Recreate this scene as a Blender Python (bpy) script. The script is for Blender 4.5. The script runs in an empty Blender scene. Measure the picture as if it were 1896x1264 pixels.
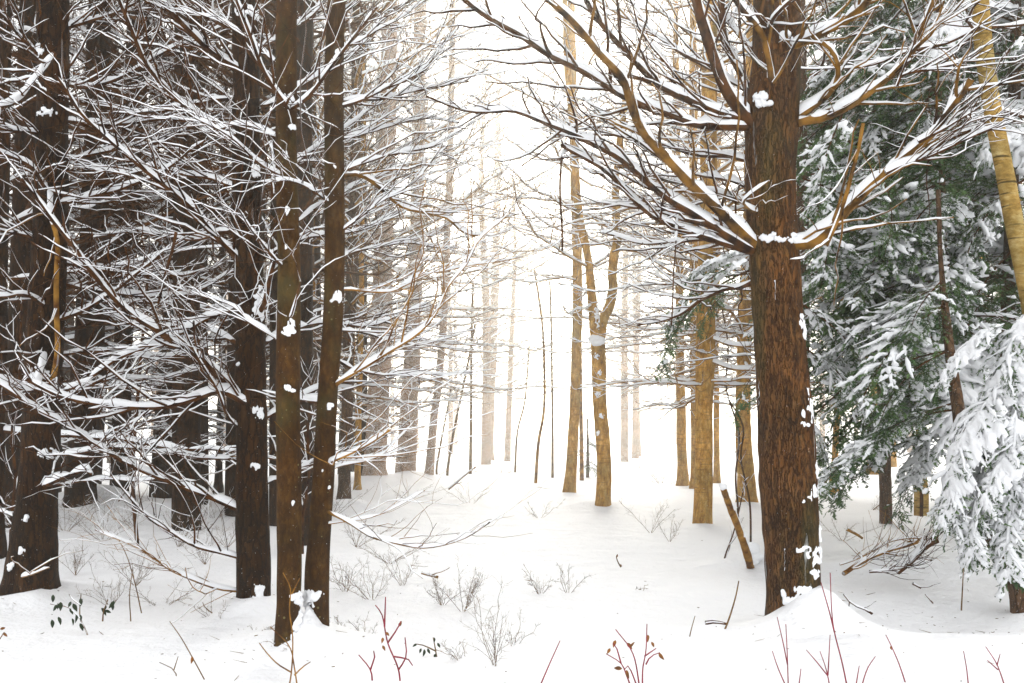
import bpy, math, random
import numpy as np
from mathutils import Vector

# ------------------------------------------------------------------ camera, world, sun, exposure
F = 1844.0            # focal length in photo pixels (photo is 1896 wide)
HY = 790.0            # horizon row
CH = 1.3              # camera height above the snow
sc = bpy.context.scene
cam_d = bpy.data.cameras.new("camera")
cam = bpy.data.objects.new("camera", cam_d)
sc.collection.objects.link(cam)
cam.location = (0, 0, CH)
cam.rotation_euler = (math.radians(90), 0, 0)
cam_d.sensor_width = 36.0
cam_d.lens = 36.0 * F / 1896.0
cam_d.shift_y = (HY - 632.0) / 1896.0
cam_d.clip_start = 0.05
cam_d.clip_end = 1500
sc.camera = cam

SUN_EL, SUN_AZ = 17.0, 2.0        # ahead of the camera, a little to the right
world = bpy.data.worlds.new("World")
sc.world = world
world.use_nodes = True
wn = world.node_tree
wn.nodes.clear()
w_out = wn.nodes.new("ShaderNodeOutputWorld")
w_bg = wn.nodes.new("ShaderNodeBackground")
w_sky = wn.nodes.new("ShaderNodeTexSky")
w_sky.sky_type = 'NISHITA'
w_sky.sun_disc = False
w_sky.sun_elevation = math.radians(SUN_EL)
w_sky.sun_rotation = math.radians(SUN_AZ)
w_mix = wn.nodes.new("ShaderNodeMix")
w_mix.data_type = 'RGBA'
w_mix.inputs[0].default_value = 0.9          # cloud cover
w_mix.inputs[7].default_value = (8.3, 8.4, 8.4, 1)
wn.links.new(w_sky.outputs[0], w_mix.inputs[6])
wn.links.new(w_mix.outputs[2], w_bg.inputs[0])
w_bg.inputs[1].default_value = 0.06
wn.links.new(w_bg.outputs[0], w_out.inputs[0])

sun_d = bpy.data.lights.new("sun", 'SUN')
sun_d.energy = 1.5
sun_d.angle = math.radians(30)
sun_d.color = (1.0, 0.97, 0.87)
sun = bpy.data.objects.new("sun", sun_d)
sc.collection.objects.link(sun)
_sd = Vector((math.sin(math.radians(SUN_AZ)) * math.cos(math.radians(SUN_EL)),
              math.cos(math.radians(SUN_AZ)) * math.cos(math.radians(SUN_EL)), math.sin(math.radians(SUN_EL))))
sun.rotation_euler = _sd.to_track_quat('Z', 'Y').to_euler()
sun.location = (0, 0, 30)

vs = sc.view_settings
vs.view_transform = 'Standard'
vs.look = 'None'
vs.gamma = 1.0
vs.use_curve_mapping = False
vs.exposure = 1.87
HAZE = 0.0036
cy = sc.cycles
cy.max_bounces = 5
cy.diffuse_bounces = 2
cy.glossy_bounces = 2
cy.transmission_bounces = 2
cy.volume_bounces = 2
cy.use_denoising = True
cy.use_adaptive_sampling = True
cy.adaptive_threshold = 0.02

rng = np.random.default_rng(7)
Z = np.array([0., 0., 1.])

# ------------------------------------------------------------------ helpers
def W(px, py, d):
    """photo pixel at distance d (metres along the view) -> world point"""
    return np.array([(px - 948.0) / F * d, d, CH - (py - HY) / F * d])

def nrm(v):
    return v / np.maximum(np.linalg.norm(v, axis=-1, keepdims=True), 1e-9)

def vnoise(P, scale, seed=0):
    """smooth value noise, -1..1"""
    Q = np.asarray(P, float) / scale + 100.37
    I = np.floor(Q).astype(np.int64)
    Fr = Q - I
    Fr = Fr * Fr * (3 - 2 * Fr)
    def h(a, b, c):
        n = (a * 374761393 + b * 668265263 + c * 2147483647 + seed * 1274126177) & 0x7fffffff
        n = ((n ^ (n >> 13)) * 1274126177) & 0x7fffffff
        n = (n ^ (n >> 16)) & 0xffff
        return n / 32767.5 - 1
    r = 0
    for dx in (0, 1):
        wx = Fr[..., 0] if dx else 1 - Fr[..., 0]
        for dy in (0, 1):
            wy = Fr[..., 1] if dy else 1 - Fr[..., 1]
            for dz in (0, 1):
                wz = Fr[..., 2] if dz else 1 - Fr[..., 2]
                r = r + wx * wy * wz * h(I[..., 0] + dx, I[..., 1] + dy, I[..., 2] + dz)
    return r

class MB:
    """collects triangles and quads, links them as one mesh object"""
    def __init__(self):
        self.v, self.q, self.t, self.n = [], [], [], 0
        self.qm, self.tm = [], []
    def add(self, v, q=None, t=None, mat=0):
        v = np.asarray(v, float).reshape(-1, 3)
        if q is not None and len(q):
            q = np.asarray(q).reshape(-1, 4)
            self.q.append(q + self.n); self.qm.append(np.full(len(q), mat))
        if t is not None and len(t):
            t = np.asarray(t).reshape(-1, 3)
            self.t.append(t + self.n); self.tm.append(np.full(len(t), mat))
        self.v.append(v); self.n += len(v)
    def mesh(self, name, mats, smooth=True):
        me = bpy.data.meshes.new(name)
        if self.n == 0:
            return me
        v = np.concatenate(self.v)
        q = np.concatenate(self.q) if self.q else np.zeros((0, 4), int)
        t = np.concatenate(self.t) if self.t else np.zeros((0, 3), int)
        me.vertices.add(len(v)); me.vertices.foreach_set("co", v.astype(np.float32).ravel())
        loops = np.concatenate([q.ravel(), t.ravel()]).astype(np.int32)
        me.loops.add(len(loops)); me.loops.foreach_set("vertex_index", loops)
        nf = len(q) + len(t)
        me.polygons.add(nf)
        starts = np.concatenate([np.arange(len(q)) * 4, len(q) * 4 + np.arange(len(t)) * 3]).astype(np.int32)
        me.polygons.foreach_set("loop_start", starts)
        mi = np.concatenate(self.qm + self.tm).astype(np.int32)
        me.polygons.foreach_set("material_index", mi)
        me.polygons.foreach_set("use_smooth", np.full(nf, smooth))
        for m in (mats if isinstance(mats, (list, tuple)) else [mats]):
            me.materials.append(m)
        me.update(calc_edges=True)
        me.validate()
        return me

def link(o, parent=None):
    sc.collection.objects.link(o)
    if parent is not None:
        o.parent = parent
    return o

def obj(name, me, parent=None, loc=(0, 0, 0)):
    o = bpy.data.objects.new(name, me)
    o.location = loc
    return link(o, parent)

def tag(o, label=None, cat=None, group=None, kind=None):
    if label: o["label"] = label
    if cat: o["category"] = cat
    if group: o["group"] = group
    if kind: o["kind"] = kind
    return o

def thing(name, loc, label, cat, group=None):
    o = bpy.data.objects.new(name, None)
    o.location = loc
    o.empty_display_size = 0.2
    link(o)
    return tag(o, label, cat, group)

def frames(P):
    T = nrm(np.gradient(P, axis=-2))
    vert = (np.abs(T[..., 2]).mean(axis=-1) > 0.88)[..., None, None]
    ref = np.where(vert, np.array([0., 1., 0.]), Z)
    S = nrm(np.cross(T, ref))
    U = np.cross(S, T)
    return T, S, U

def tube_faces(K, N, s):
    k = np.arange(K)[:, None, None] * N * s
    i = np.arange(N - 1)[None, :, None] * s
    j = np.arange(s)[None, None, :]
    a = k + i + j; b = k + i + (j + 1) % s
    return np.stack([a, b, b + s, a + s], -1).reshape(-1, 4)

def tubes(mb, P, R, s=3, mat=0):
    P = np.asarray(P, float); R = np.asarray(R, float)
    if P.ndim == 2: P = P[None]; R = R[None]
    K, N = P.shape[:2]
    if K == 0: return
    T, S, U = frames(P)
    th = np.arange(s) * 2 * math.pi / s
    V = P[:, :, None] + R[:, :, None, None] * (np.cos(th)[:, None] * S[:, :, None] + np.sin(th)[:, None] * U[:, :, None])
    mb.add(V, tube_faces(K, N, s), mat=mat)

def snow_tubes(mb, P, R, rg, s=5, amt=1.0, base=.004, gap=.18, k=1.0, mat=0, wid=1.02):
    """a cap of snow lying along the top of each tube"""
    P = np.asarray(P, float); R = np.asarray(R, float)
    if P.ndim == 2: P = P[None]; R = R[None]
    K, N = P.shape[:2]
    if K == 0: return
    T = nrm(np.gradient(P, axis=-2))
    hz = np.sqrt(np.clip(1 - T[..., 2] ** 2, 0, 1))
    S = nrm(np.cross(T, Z + 0 * T) + 1e-6)
    U = np.cross(S, T)
    nz = rg.random((K, N))
    if N > 5:
        nz = .5 * nz + .25 * np.roll(nz, 1, 1) + .25 * np.roll(nz, -1, 1)
        nz = np.clip((nz - .5) * 1.5 + .5, 0, 1)
        lo = rg.random((K, N)) < gap
    else:
        lo = rg.random((K, N)) < gap * .8
    f = np.clip((hz - .32) / .55, 0, 1)
    h = (R * 1.15 * k + base * 1.6) * (.45 + .8 * nz) * f * amt
    w = (R * wid + base * .55) * np.where(f > .05, 1, .3) * (.75 + .3 * nz)
    h = np.where(lo, h * .22, h); w = np.where(lo, w * .7, w)
    h[:, -1] *= .2; w[:, -1] *= .25; h[:, 0] *= .5
    if N > 14: h[:, :4] *= np.array([.2, .45, .7, .9]); w[:, :4] *= np.array([.5, .7, .85, 1])
    C = P + U * (R * .35)[..., None]
    th = np.arange(s) * 2 * math.pi / s + (math.pi / 2)
    cs, sn = np.cos(th), np.sin(th)
    hu = np.where(sn > 0, 1, 0)
    up = (h[..., None] + (R * .3)[..., None]) * np.maximum(sn, 0) + (R * .7)[..., None] * np.minimum(sn, 0)
    V = C[:, :, None] + (w[..., None] * cs)[..., None] * S[:, :, None] + up[..., None] * U[:, :, None]
    mb.add(V, tube_faces(K, N, s), mat=mat)

def resample(ctrl, spacing):
    """Catmull-Rom through control rows (x,y,z,r), resampled evenly"""
    C = np.asarray(ctrl, float)
    if len(C) == 2:
        n = max(3, int(np.linalg.norm(C[1, :3] - C[0, :3]) / spacing) + 1)
        t = np.linspace(0, 1, n)[:, None]
        return C[0] * (1 - t) + C[1] * t
    E = np.vstack([2 * C[0] - C[1], C, 2 * C[-1] - C[-2]])
    out = []
    for i in range(1, len(E) - 2):
        t = np.linspace(0, 1, 14, endpoint=False)[:, None]
        a, b, c, d = E[i - 1], E[i], E[i + 1], E[i + 2]
        out.append(.5 * (2 * b + (c - a) * t + (2 * a - 5 * b + 4 * c - d) * t * t + (3 * b - a - 3 * c + d) * t ** 3))
    Q = np.vstack(out + [C[-1:]])
    L = np.concatenate([[0], np.cumsum(np.linalg.norm(np.diff(Q[:, :3], axis=0), axis=1))])
    n = max(4, int(L[-1] / spacing) + 1)
    s = np.linspace(0, L[-1], n)
    return np.stack([np.interp(s, L, Q[:, j]) for j in range(Q.shape[1])], 1)

def offshoots(P, R, rg, per, a=(30, 62), ln=(.2, .6), N=6, up=.25, rad=.45, rmax=.01, t0=.1, t1=1.0, roll=28, wob=.02, rmin=.0014):
    """side shoots of every path in P (K,n,3): `per` of each. Returns paths, radii"""
    K, n = P.shape[:2]
    if K == 0 or per == 0: return np.zeros((0, N, 3)), np.zeros((0, N))
    base = np.linspace(t0, t1, per, endpoint=False)
    t = base[None] + rg.random((K, per)) * (t1 - t0) / per
    x = t * (n - 1); i = np.clip(x.astype(int), 0, n - 2); f = (x - i)[..., None]
    kk = np.arange(K)[:, None]
    p0 = P[kk, i] * (1 - f) + P[kk, i + 1] * f
    r = R[kk, i] * (1 - f[..., 0]) + R[kk, i + 1] * f[..., 0]
    T = nrm(P[kk, i + 1] - P[kk, i])
    S = nrm(np.cross(T, Z + 0 * T) + 1e-6)
    U = np.cross(S, T)
    sgn = np.where((np.arange(per)[None] + rg.integers(0, 2, (K, 1))) % 2, 1., -1.)
    ang = np.radians(rg.uniform(a[0], a[1], (K, per)))
    rol = np.radians(rg.normal(8, roll, (K, per)))
    D = (T * np.cos(ang)[..., None] + (S * (sgn * np.cos(rol))[..., None] + U * np.sin(rol)[..., None]) * np.sin(ang)[..., None])
    D = nrm(D).reshape(-1, 3)
    tt = t.reshape(-1)
    L = rg.uniform(ln[0], ln[1], len(tt)) * (1.05 - .65 * tt)
    s = np.linspace(0, 1, N)
    Q = p0.reshape(-1, 1, 3) + D[:, None] * (L[:, None] * s)[..., None]
    Q[..., 2] += (up * rg.uniform(.3, 1.4, len(tt)) * L)[:, None] * s ** 2
    bend = rg.normal(0, .20, (len(tt), 1, 3)) * L[:, None, None]
    Q += bend * (s ** 2)[None, :, None] - bend * .5 * s[None, :, None]
    wv = rg.normal(0, wob * 1.5, (len(tt), N, 3)) * s[None, :, None] * L[:, None, None]
    Q += np.cumsum(wv, axis=1)
    r0 = np.clip(r.reshape(-1) * rad, rmin, rmax)
    RR = r0[:, None] * (1 - .62 * s)[None]
    return Q, RR

def grow(ctrl, rg, n2=16, l2=(.3, .9), n3=4, l3=(.16, .5), n4=0, snow=1.0, up=.25, sides=6, spacing=.06, gap=.12, t0=.08,
         jit=.018, bare3=.72, fine=True, rmax2=.011, sk=1.0):
    """a limb with its side shoots and twigs: returns (bark MB, snow MB)"""
    bark, sn = MB(), MB()
    C = resample(ctrl, spacing)
    P, R = C[:, :3].copy(), C[:, 3]
    P += np.stack([vnoise(P + 7 * k, .25, k) for k in range(3)], 1) * jit * np.minimum(1, np.arange(len(P)) / 4)[:, None]
    R = R * (1 + .10 * vnoise(P, .09, 5))
    tubes(bark, P, R, sides)
    snow_tubes(sn, P, R, rg, 7 if sides > 4 else 5, snow, .0075, gap, k=sk * 1.1, wid=1.1)
    Q2, R2 = offshoots(P[None], R[None], rg, n2, ln=l2, a=(24, 55), N=9, up=up, rad=.55, rmax=rmax2, t0=t0, rmin=.0022)
    tubes(bark, Q2, R2, 4)
    snow_tubes(sn, Q2, R2, rg, 5, snow, .0022, gap * 1.8, k=sk)
    if fine:
        Q3, R3 = offshoots(Q2, R2, rg, n3, ln=l3, N=6, up=up, rad=.62, rmax=.004, t0=.15, rmin=.0014)
        Q3b, R3b = offshoots(P[None], R[None], rg, int(n2 * .8), ln=(l3[0], l3[1] * 1.2), N=6, up=up * 1.4, rad=.3, rmax=.0035, t0=t0, roll=35)
        Q3 = np.concatenate([Q3, Q3b]); R3 = np.concatenate([R3, R3b])
        tubes(bark, Q3, R3, 3)
        m = rg.random(len(Q3)) > bare3
        snow_tubes(sn, Q3[m], R3[m], rg, 4, snow, .0018, gap * 1.8, k=sk)
        if n4:
            Q4, R4 = offshoots(Q3, R3, rg, n4, ln=(l3[0] * .5, l3[1] * .55), N=4, up=up, rad=.7, rmax=.002, t0=.2, rmin=.0011)
            tubes(bark, Q4, R4, 3)
            m = rg.random(len(Q4)) > .55
            snow_tubes(sn, Q4[m], R4[m], rg, 3, snow, .004, gap * 1.6)
    return bark, sn

# ------------------------------------------------------------------ materials
def mat_new(name):
    m = bpy.data.materials.new(name)
    m.use_nodes = True
    nt = m.node_tree
    return m, nt, nt.nodes["Principled BSDF"]

def N_(nt, typ, **kw):
    n = nt.nodes.new(typ)
    for k, v in kw.items():
        setattr(n, k, v)
    return n

def ramp(nt, src, stops):
    r = nt.nodes.new("ShaderNodeValToRGB")
    e = r.color_ramp.elements
    e[0].position, e[0].color = stops[0][0], (*stops[0][1], 1)
    e[1].position, e[1].color = stops[-1][0], (*stops[-1][1], 1)
    for p, c in stops[1:-1]:
        x = e.new(p); x.color = (*c, 1)
    nt.links.new(src, r.inputs[0])
    return r

def mixc(nt, fac, a, b, blend='MIX'):
    m = nt.nodes.new("ShaderNodeMix"); m.data_type = 'RGBA'; m.blend_type = blend
    for sock, v in ((0, fac), (6, a), (7, b)):
        if isinstance(v, (int, float)): m.inputs[sock].default_value = v
        elif isinstance(v, tuple): m.inputs[sock].default_value = (*v, 1)
        else: nt.links.new(v, m.inputs[sock])
    return m.outputs[2]

def bark_mat(name, dark, mid, light, scale=22, stretch=.28, crack=.8, lichen=.0, lcol=(.19, .17, .07), streak=0., rough=.9,
             bump=.7, bands=0., plaster=0.03):
    m, nt, b = mat_new(name)
    L = nt.links.new
    tc = N_(nt, "ShaderNodeTexCoord")
    mp = N_(nt, "ShaderNodeMapping"); mp.inputs[3].default_value = (1, 1, stretch)
    L(tc.outputs["Object"], mp.inputs[0])
    n1 = N_(nt, "ShaderNodeTexNoise"); n1.inputs["Scale"].default_value = scale * .5; n1.inputs["Detail"].default_value = 6
    n1.inputs["Roughness"].default_value = .7
    L(mp.outputs[0], n1.inputs["Vector"])
    dist = N_(nt, "ShaderNodeMixRGB"); dist.inputs[0].default_value = .10
    L(mp.outputs[0], dist.inputs[1]); L(n1.outputs["Color"], dist.inputs[2])
    vo = N_(nt, "ShaderNodeTexVoronoi"); vo.feature = 'DISTANCE_TO_EDGE'; vo.inputs["Scale"].default_value = scale
    L(dist.outputs[0], vo.inputs["Vector"])
    col = ramp(nt, n1.outputs["Fac"], [(.28, dark), (.5, mid), (.74, light)]).outputs[0]
    cr = ramp(nt, vo.outputs["Distance"], [(.0, (0, 0, 0)), (.12, (1, 1, 1))])
    if crack > 0:
        f = N_(nt, "ShaderNodeMath", operation='SUBTRACT'); f.inputs[0].default_value = 1; L(cr.outputs[0], f.inputs[1])
        f2 = N_(nt, "ShaderNodeMath", operation='MULTIPLY'); L(f.outputs[0], f2.inputs[0]); f2.inputs[1].default_value = crack
        col = mixc(nt, f2.outputs[0], col, tuple(c * .18 for c in dark))
    # broad tint variation
    nb = N_(nt, "ShaderNodeTexNoise"); nb.inputs["Scale"].default_value = 2.2; nb.inputs["Detail"].default_value = 3
    L(tc.outputs["Object"], nb.inputs["Vector"])
    bt = ramp(nt, nb.outputs["Fac"], [(.35, (.62, .66, .6)), (.65, (1.25, 1.15, 1.0))])
    col = mixc(nt, .8, col, bt.outputs[0], 'MULTIPLY')
    if lichen > 0:
        vl = N_(nt, "ShaderNodeTexVoronoi"); vl.inputs["Scale"].default_value = 26; L(tc.outputs["Object"], vl.inputs["Vector"])
        vl.inputs["Randomness"].default_value = 1
        nl = N_(nt, "ShaderNodeTexNoise"); nl.inputs["Scale"].default_value = 7; L(tc.outputs["Object"], nl.inputs["Vector"])
        a = N_(nt, "ShaderNodeMath", operation='MULTIPLY_ADD'); L(nl.outputs["Fac"], a.inputs[0]); a.inputs[1].default_value = -.55
        a.inputs[2].default_value = .26 + lichen * .12
        c = N_(nt, "ShaderNodeMath", operation='LESS_THAN'); L(vl.outputs["Distance"], c.inputs[0]); L(a.outputs[0], c.inputs[1])
        c2 = N_(nt, "ShaderNodeMath", operation='MULTIPLY'); L(c.outputs[0], c2.inputs[0]); c2.inputs[1].default_value = .75
        col = mixc(nt, c2.outputs[0], col, lcol)
        # soft green growth in patches
        ng = N_(nt, "ShaderNodeTexNoise"); ng.inputs["Scale"].default_value = 3.4; ng.inputs["Detail"].default_value = 7
        L(mp.outputs[0], ng.inputs["Vector"])
        g = ramp(nt, ng.outputs["Fac"], [(.52, (0, 0, 0)), (.7, (.6, .6, .6))])
        col = mixc(nt, g.outputs[0], col, (.075, .075, .022))
    if streak > 0:
        ms = N_(nt, "ShaderNodeMapping"); ms.inputs[3].default_value = (1, 1, .13); L(tc.outputs["Object"], ms.inputs[0])
        ns = N_(nt, "ShaderNodeTexNoise"); ns.inputs["Scale"].default_value = 15; ns.inputs["Detail"].default_value = 5
        L(ms.outputs[0], ns.inputs["Vector"])
        g = ramp(nt, ns.outputs["Fac"], [(.70 - streak * .05, (0, 0, 0)), (.745 - streak * .05, (.85, .85, .85))])
        col = mixc(nt, g.outputs[0], col, (.55, .56, .54))
    if bands > 0:
        mb_ = N_(nt, "ShaderNodeMapping"); mb_.inputs[3].default_value = (.5, .5, 6); L(tc.outputs["Object"], mb_.inputs[0])
        nn = N_(nt, "ShaderNodeTexNoise"); nn.inputs["Scale"].default_value = 6; nn.inputs["Detail"].default_value = 4
        L(mb_.outputs[0], nn.inputs["Vector"])
        g = ramp(nt, nn.outputs["Fac"], [(.6, (0, 0, 0)), (.68, (.9 * bands,) * 3)])
        col = mixc(nt, g.outputs[0], col, tuple(c * .3 for c in dark))
    if plaster > 0:      # wind-blown snow caught in the bark
        npn = N_(nt, "ShaderNodeTexNoise"); npn.inputs["Scale"].default_value = 70; npn.inputs["Detail"].default_value = 4; npn.inputs["Roughness"].default_value = .7
        L(tc.outputs["Object"], npn.inputs["Vector"])
        t_ = .70 - plaster * .32
        g = ramp(nt, npn.outputs["Fac"], [(t_, (0, 0, 0)), (t_ + .05, (.95, .95, .95))])
        col = mixc(nt, g.outputs[0], col, (.82, .82, .84))
    L(col, b.inputs["Base Color"])
    b.inputs["Roughness"].default_value = rough
    b.inputs["Specular IOR Level"].default_value = .15
    h = N_(nt, "ShaderNodeMath", operation='MULTIPLY_ADD')
    L(cr.outputs[0], h.inputs[0]); h.inputs[1].default_value = crack; L(n1.outputs["Fac"], h.inputs[2])
    bp = N_(nt, "ShaderNodeBump"); bp.inputs["Strength"].default_value = bump; bp.inputs["Distance"].default_value = .02
    L(h.outputs[0], bp.inputs["Height"]); L(bp.outputs[0], b.inputs["Normal"])
    return m

def twig_mat(name, a, c, scale=9):
    m, nt, b = mat_new(name)
    tc = N_(nt, "ShaderNodeTexCoord")
    n = N_(nt, "ShaderNodeTexNoise"); n.inputs["Scale"].default_value = scale; n.inputs["Detail"].default_value = 5
    nt.links.new(tc.outputs["Object"], n.inputs["Vector"])
    r = ramp(nt, n.outputs["Fac"], [(.36, a), (.64, c)])
    nt.links.new(r.outputs[0], b.inputs["Base Color"])
    b.inputs["Roughness"].default_value = .85
    b.inputs["Specular IOR Level"].default_value = .15
    return m

def snow_mat(name, col=(.86, .865, .89), bump=.35, scale=60, dist=.01, big=0):
    m, nt, b = mat_new(name)
    tc = N_(nt, "ShaderNodeTexCoord")
    n = N_(nt, "ShaderNodeTexNoise"); n.inputs["Scale"].default_value = scale; n.inputs["Detail"].default_value = 6
    nt.links.new(tc.outputs["Object"], n.inputs["Vector"])
    h = n.outputs["Fac"]
    if big:
        n2 = N_(nt, "ShaderNodeTexNoise"); n2.inputs["Scale"].default_value = big; n2.inputs["Detail"].default_value = 5
        nt.links.new(tc.outputs["Object"], n2.inputs["Vector"])
        a = N_(nt, "ShaderNodeMath", operation='MULTIPLY_ADD')
        nt.links.new(n2.outputs["Fac"], a.inputs[0]); a.inputs[1].default_value = 5; nt.links.new(h, a.inputs[2]); h = a.outputs[0]
    bp = N_(nt, "ShaderNodeBump"); bp.inputs["Strength"].default_value = bump; bp.inputs["Distance"].default_value = dist
    nt.links.new(h, bp.inputs["Height"]); nt.links.new(bp.outputs[0], b.inputs["Normal"])
    b.inputs["Base Color"].default_value = (*col, 1)
    b.inputs["Roughness"].default_value = .75
    b.inputs["Specular IOR Level"].default_value = .2
    return m

M = {
    'snow': snow_mat('fresh snow'),
    'ground': snow_mat('snow ground', col=(.87, .865, .885), bump=.7, scale=26, dist=.02, big=3.5),
    'pine': bark_mat('dark pine bark', (.012, .0045, .001), (.034, .0135, .003), (.080, .036, .010), 26, .3, .85, 0.0, plaster=.06),
    'red': bark_mat('red brown bark', (.038, .014, .003), (.115, .046, .011), (.22, .105, .03), 46, .2, .75, .25, streak=.5, bump=1.0, plaster=.04),
    'smooth': bark_mat('smooth olive bark', (.018, .007, .001), (.055, .023, .004), (.125, .062, .014), 30, .5, .35, .7, bump=.5, plaster=.05),
    'golden': bark_mat('lit golden brown bark', (.16, .062, .007), (.52, .265, .042), (.82, .53, .18), 26, .4, .3, .3, bump=.8, bands=.5, plaster=.14),  # golden bark with the warm light on the trunks brightened into its colour
    'grey': bark_mat('greyish brown bark', (.05, .024, .012), (.095, .05, .026), (.15, .095, .055), 22, .3, .7, plaster=.2),
    'frosted': bark_mat('haze-paled snow plastered bark', (.26, .16, .11), (.38, .25, .18), (.48, .35, .27), 22, .3, .3, plaster=.5),  # bark colour paled for haze on far trunks; speckles are caught snow
    'rust': bark_mat('rusty brown bark', (.11, .04, .010), (.21, .085, .022), (.32, .16, .05), 28, .3, .7, .1, plaster=.12),
    'birch': bark_mat('yellow birch bark', (.14, .08, .015), (.34, .22, .06), (.58, .46, .22), 16, 2.0, .12, .0, bump=.35, bands=1.0),
    'limb_dark': twig_mat('dark limb bark', (.014, .004, .001), (.095, .034, .006), 14),
    'limb_gold': twig_mat('golden limb bark', (.022, .008, .0015), (.26, .125, .020), 8),
    'limb_brown': twig_mat('brown limb bark', (.025, .009, .002), (.11, .042, .009), 9),
    'limb_pale': twig_mat('frosted limb bark', (.22, .15, .09), (.50, .42, .33), 7),  # pale colour stands in for haze over the far crowns
    'limb_tan': twig_mat('tan limb bark', (.08, .026, .003), (.36, .18, .03), 9),
    'red_stem': twig_mat('crimson stem', (.16, .008, .02), (.28, .03, .05), 9),
    'brown_stem': twig_mat('brown stem', (.07, .035, .012), (.20, .115, .04), 9),
    'dead_leaf': twig_mat('dry brown leaf', (.09, .035, .01), (.28, .11, .025), 30),
    'green_leaf': twig_mat('dark evergreen leaf', (.012, .02, .01), (.03, .045, .02), 30),
    'needle': twig_mat('hemlock needles', (.024, .056, .022), (.105, .175, .06), 5),
    'wood': twig_mat('broken wood', (.10, .05, .02), (.30, .16, .06), 14),
}

# ------------------------------------------------------------------ the ground
def pxx(px, d): return (px - 948.0) / F * d
MOUNDS = [  # x, y, amplitude, sx, sy
    (pxx(1522, 6.45), 6.50, .15, .17, .26), (pxx(1500, 6.2), 6.28, .13, .24, .22), (pxx(1540, 6.2), 6.35, .09, .42, .4),
    (pxx(470, 6.9), 6.70, .05, .20, .14), (pxx(440, 6.9), 6.85, .06, .12, .16), (pxx(495, 6.9), 6.85, .08, .12, .18),
    (pxx(568, 5.75), 5.74, .17, .065, .12), (pxx(530, 5.7), 5.55, .035, .16, .12), (pxx(595, 5.85), 5.75, .04, .12, .12), (pxx(35, 7.5), 7.2, .05, .22, .16), (pxx(95, 7.5), 7.3, .07, .14, .18),
    (pxx(1888, 7.2), 7.0, .05, .2, .16),
    (pxx(1301, 13.2), 12.9, .04, .3, .3), (pxx(1054, 18.8), 18.5, .04, .4, .4), (pxx(220, 15.5), 15.2, .10, .5, .4), (pxx(290, 16.5), 16.2, .10, .5, .4),
    (pxx(694, 23), 22.5, .10, .8, .6), (pxx(765, 25), 24.6, .16, .6, .6), (pxx(1383, 16.5), 16.2, .06, .4, .4), (pxx(720, 24), 23.4, .12, .7, .6),
    (pxx(55, 7.5), 7.7, .12, .45, .35), (pxx(468, 6.9), 7.1, .10, .35, .35), (pxx(565, 5.75), 5.95, .13, .30, .25),
    (pxx(1115, 15.5), 15.7, .12, .5, .5), (pxx(1390, 9.4), 9.5, .10, .4, .3), (pxx(1690, 8.6), 8.9, .14, .9, .4),
    (pxx(1750, 6.5), 7.0, -.13, .9, .5), (pxx(1650, 5.7), 5.7, .05, .8, .25), (pxx(150, 15), 15.2, .35, .9, .8), (pxx(300, 14), 14.3, .2, 1.2, .6),
    (pxx(640, 15), 15.0, .2, .8, .6), (pxx(1320, 5.95), 6.25, .06, .22, .12),
]
def gz(x, y):
    x = np.asarray(x, float); y = np.asarray(y, float)
    P = np.stack([x, y, 0 * x], -1)
    near = np.clip(1 - np.abs(y) / 60, .0, 1)
    z = (.055 * vnoise(P, 2.7, 3) + .022 * vnoise(P, .8, 4) + .011 * vnoise(P, .33, 6)) * near + .0045 * vnoise(P, .13, 8) * np.clip((14 - y) / 6, 0, 1) - .03 * np.clip(vnoise(P, .16, 12) - .62, 0, 1) * np.clip((12 - y) / 4, 0, 1) + .16 * vnoise(P, 14, 5) * np.clip((y - 9) / 20, 0, 1)
    z = z + np.clip((np.abs(x) - 10) / 60, 0, 1) * .8
    for mx, my, a, sx, sy in MOUNDS:
        z = z + a * np.exp(-((x - mx) / sx) ** 2 - ((y - my) / sy) ** 2)
    return z

def build_ground():
    def axis(pos, n):
        s = np.linspace(0, 1, n)
        return pos * (np.sinh(s * 5.2) / np.sinh(5.2))
    xs = axis(220, 190); xs = np.concatenate([-xs[:0:-1], xs])
    ys_f = 5.0 + axis(240, 230)
    ys_n = np.linspace(-40, 4.95, 120)
    ys = np.concatenate([ys_n, ys_f])
    X, Y = np.meshgrid(xs, ys)
    V = np.stack([X, Y, gz(X, Y)], -1).reshape(-1, 3)
    nx, ny = len(xs), len(ys)
    i = np.arange(ny - 1)[:, None] * nx + np.arange(nx - 1)[None]
    q = np.stack([i, i + 1, i + 1 + nx, i + nx], -1).reshape(-1, 4)
    mb = MB(); mb.add(V, q)
    tag(obj("snow_ground", mb.mesh("snow_ground", M['ground'])), kind='structure')
build_ground()

# ------------------------------------------------------------------ lumps of snow
def ico(sub=2):
    import bmesh
    bm = bmesh.new(); bmesh.ops.create_icosphere(bm, subdivisions=sub, radius=1)
    v = np.array([x.co[:] for x in bm.verts]); f = np.array([[y.index for y in x.verts] for x in bm.faces])
    bm.free(); return v, f
ICO = ico(2); ICO3 = ico(4); ICO1 = ico(1)

def lump1(mb, c, r, seed):
    v, f = ICO1
    n = 1 + .3 * vnoise(v + seed * 3.1, .8, seed)
    mb.add(np.asarray(c) + v * n[:, None] * np.asarray(r), t=f)

def lump(mb, c, r, seed, hi=False):
    v, f = ICO3 if hi else ICO
    r = np.asarray(r, float)
    n = 1 + .34 * vnoise(v * 1.0 + seed * 3.1, .75, seed) + .18 * vnoise(v + seed, .33, seed + 1)
    mb.add(np.asarray(c) + v * n[:, None] * r, t=f)

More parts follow.
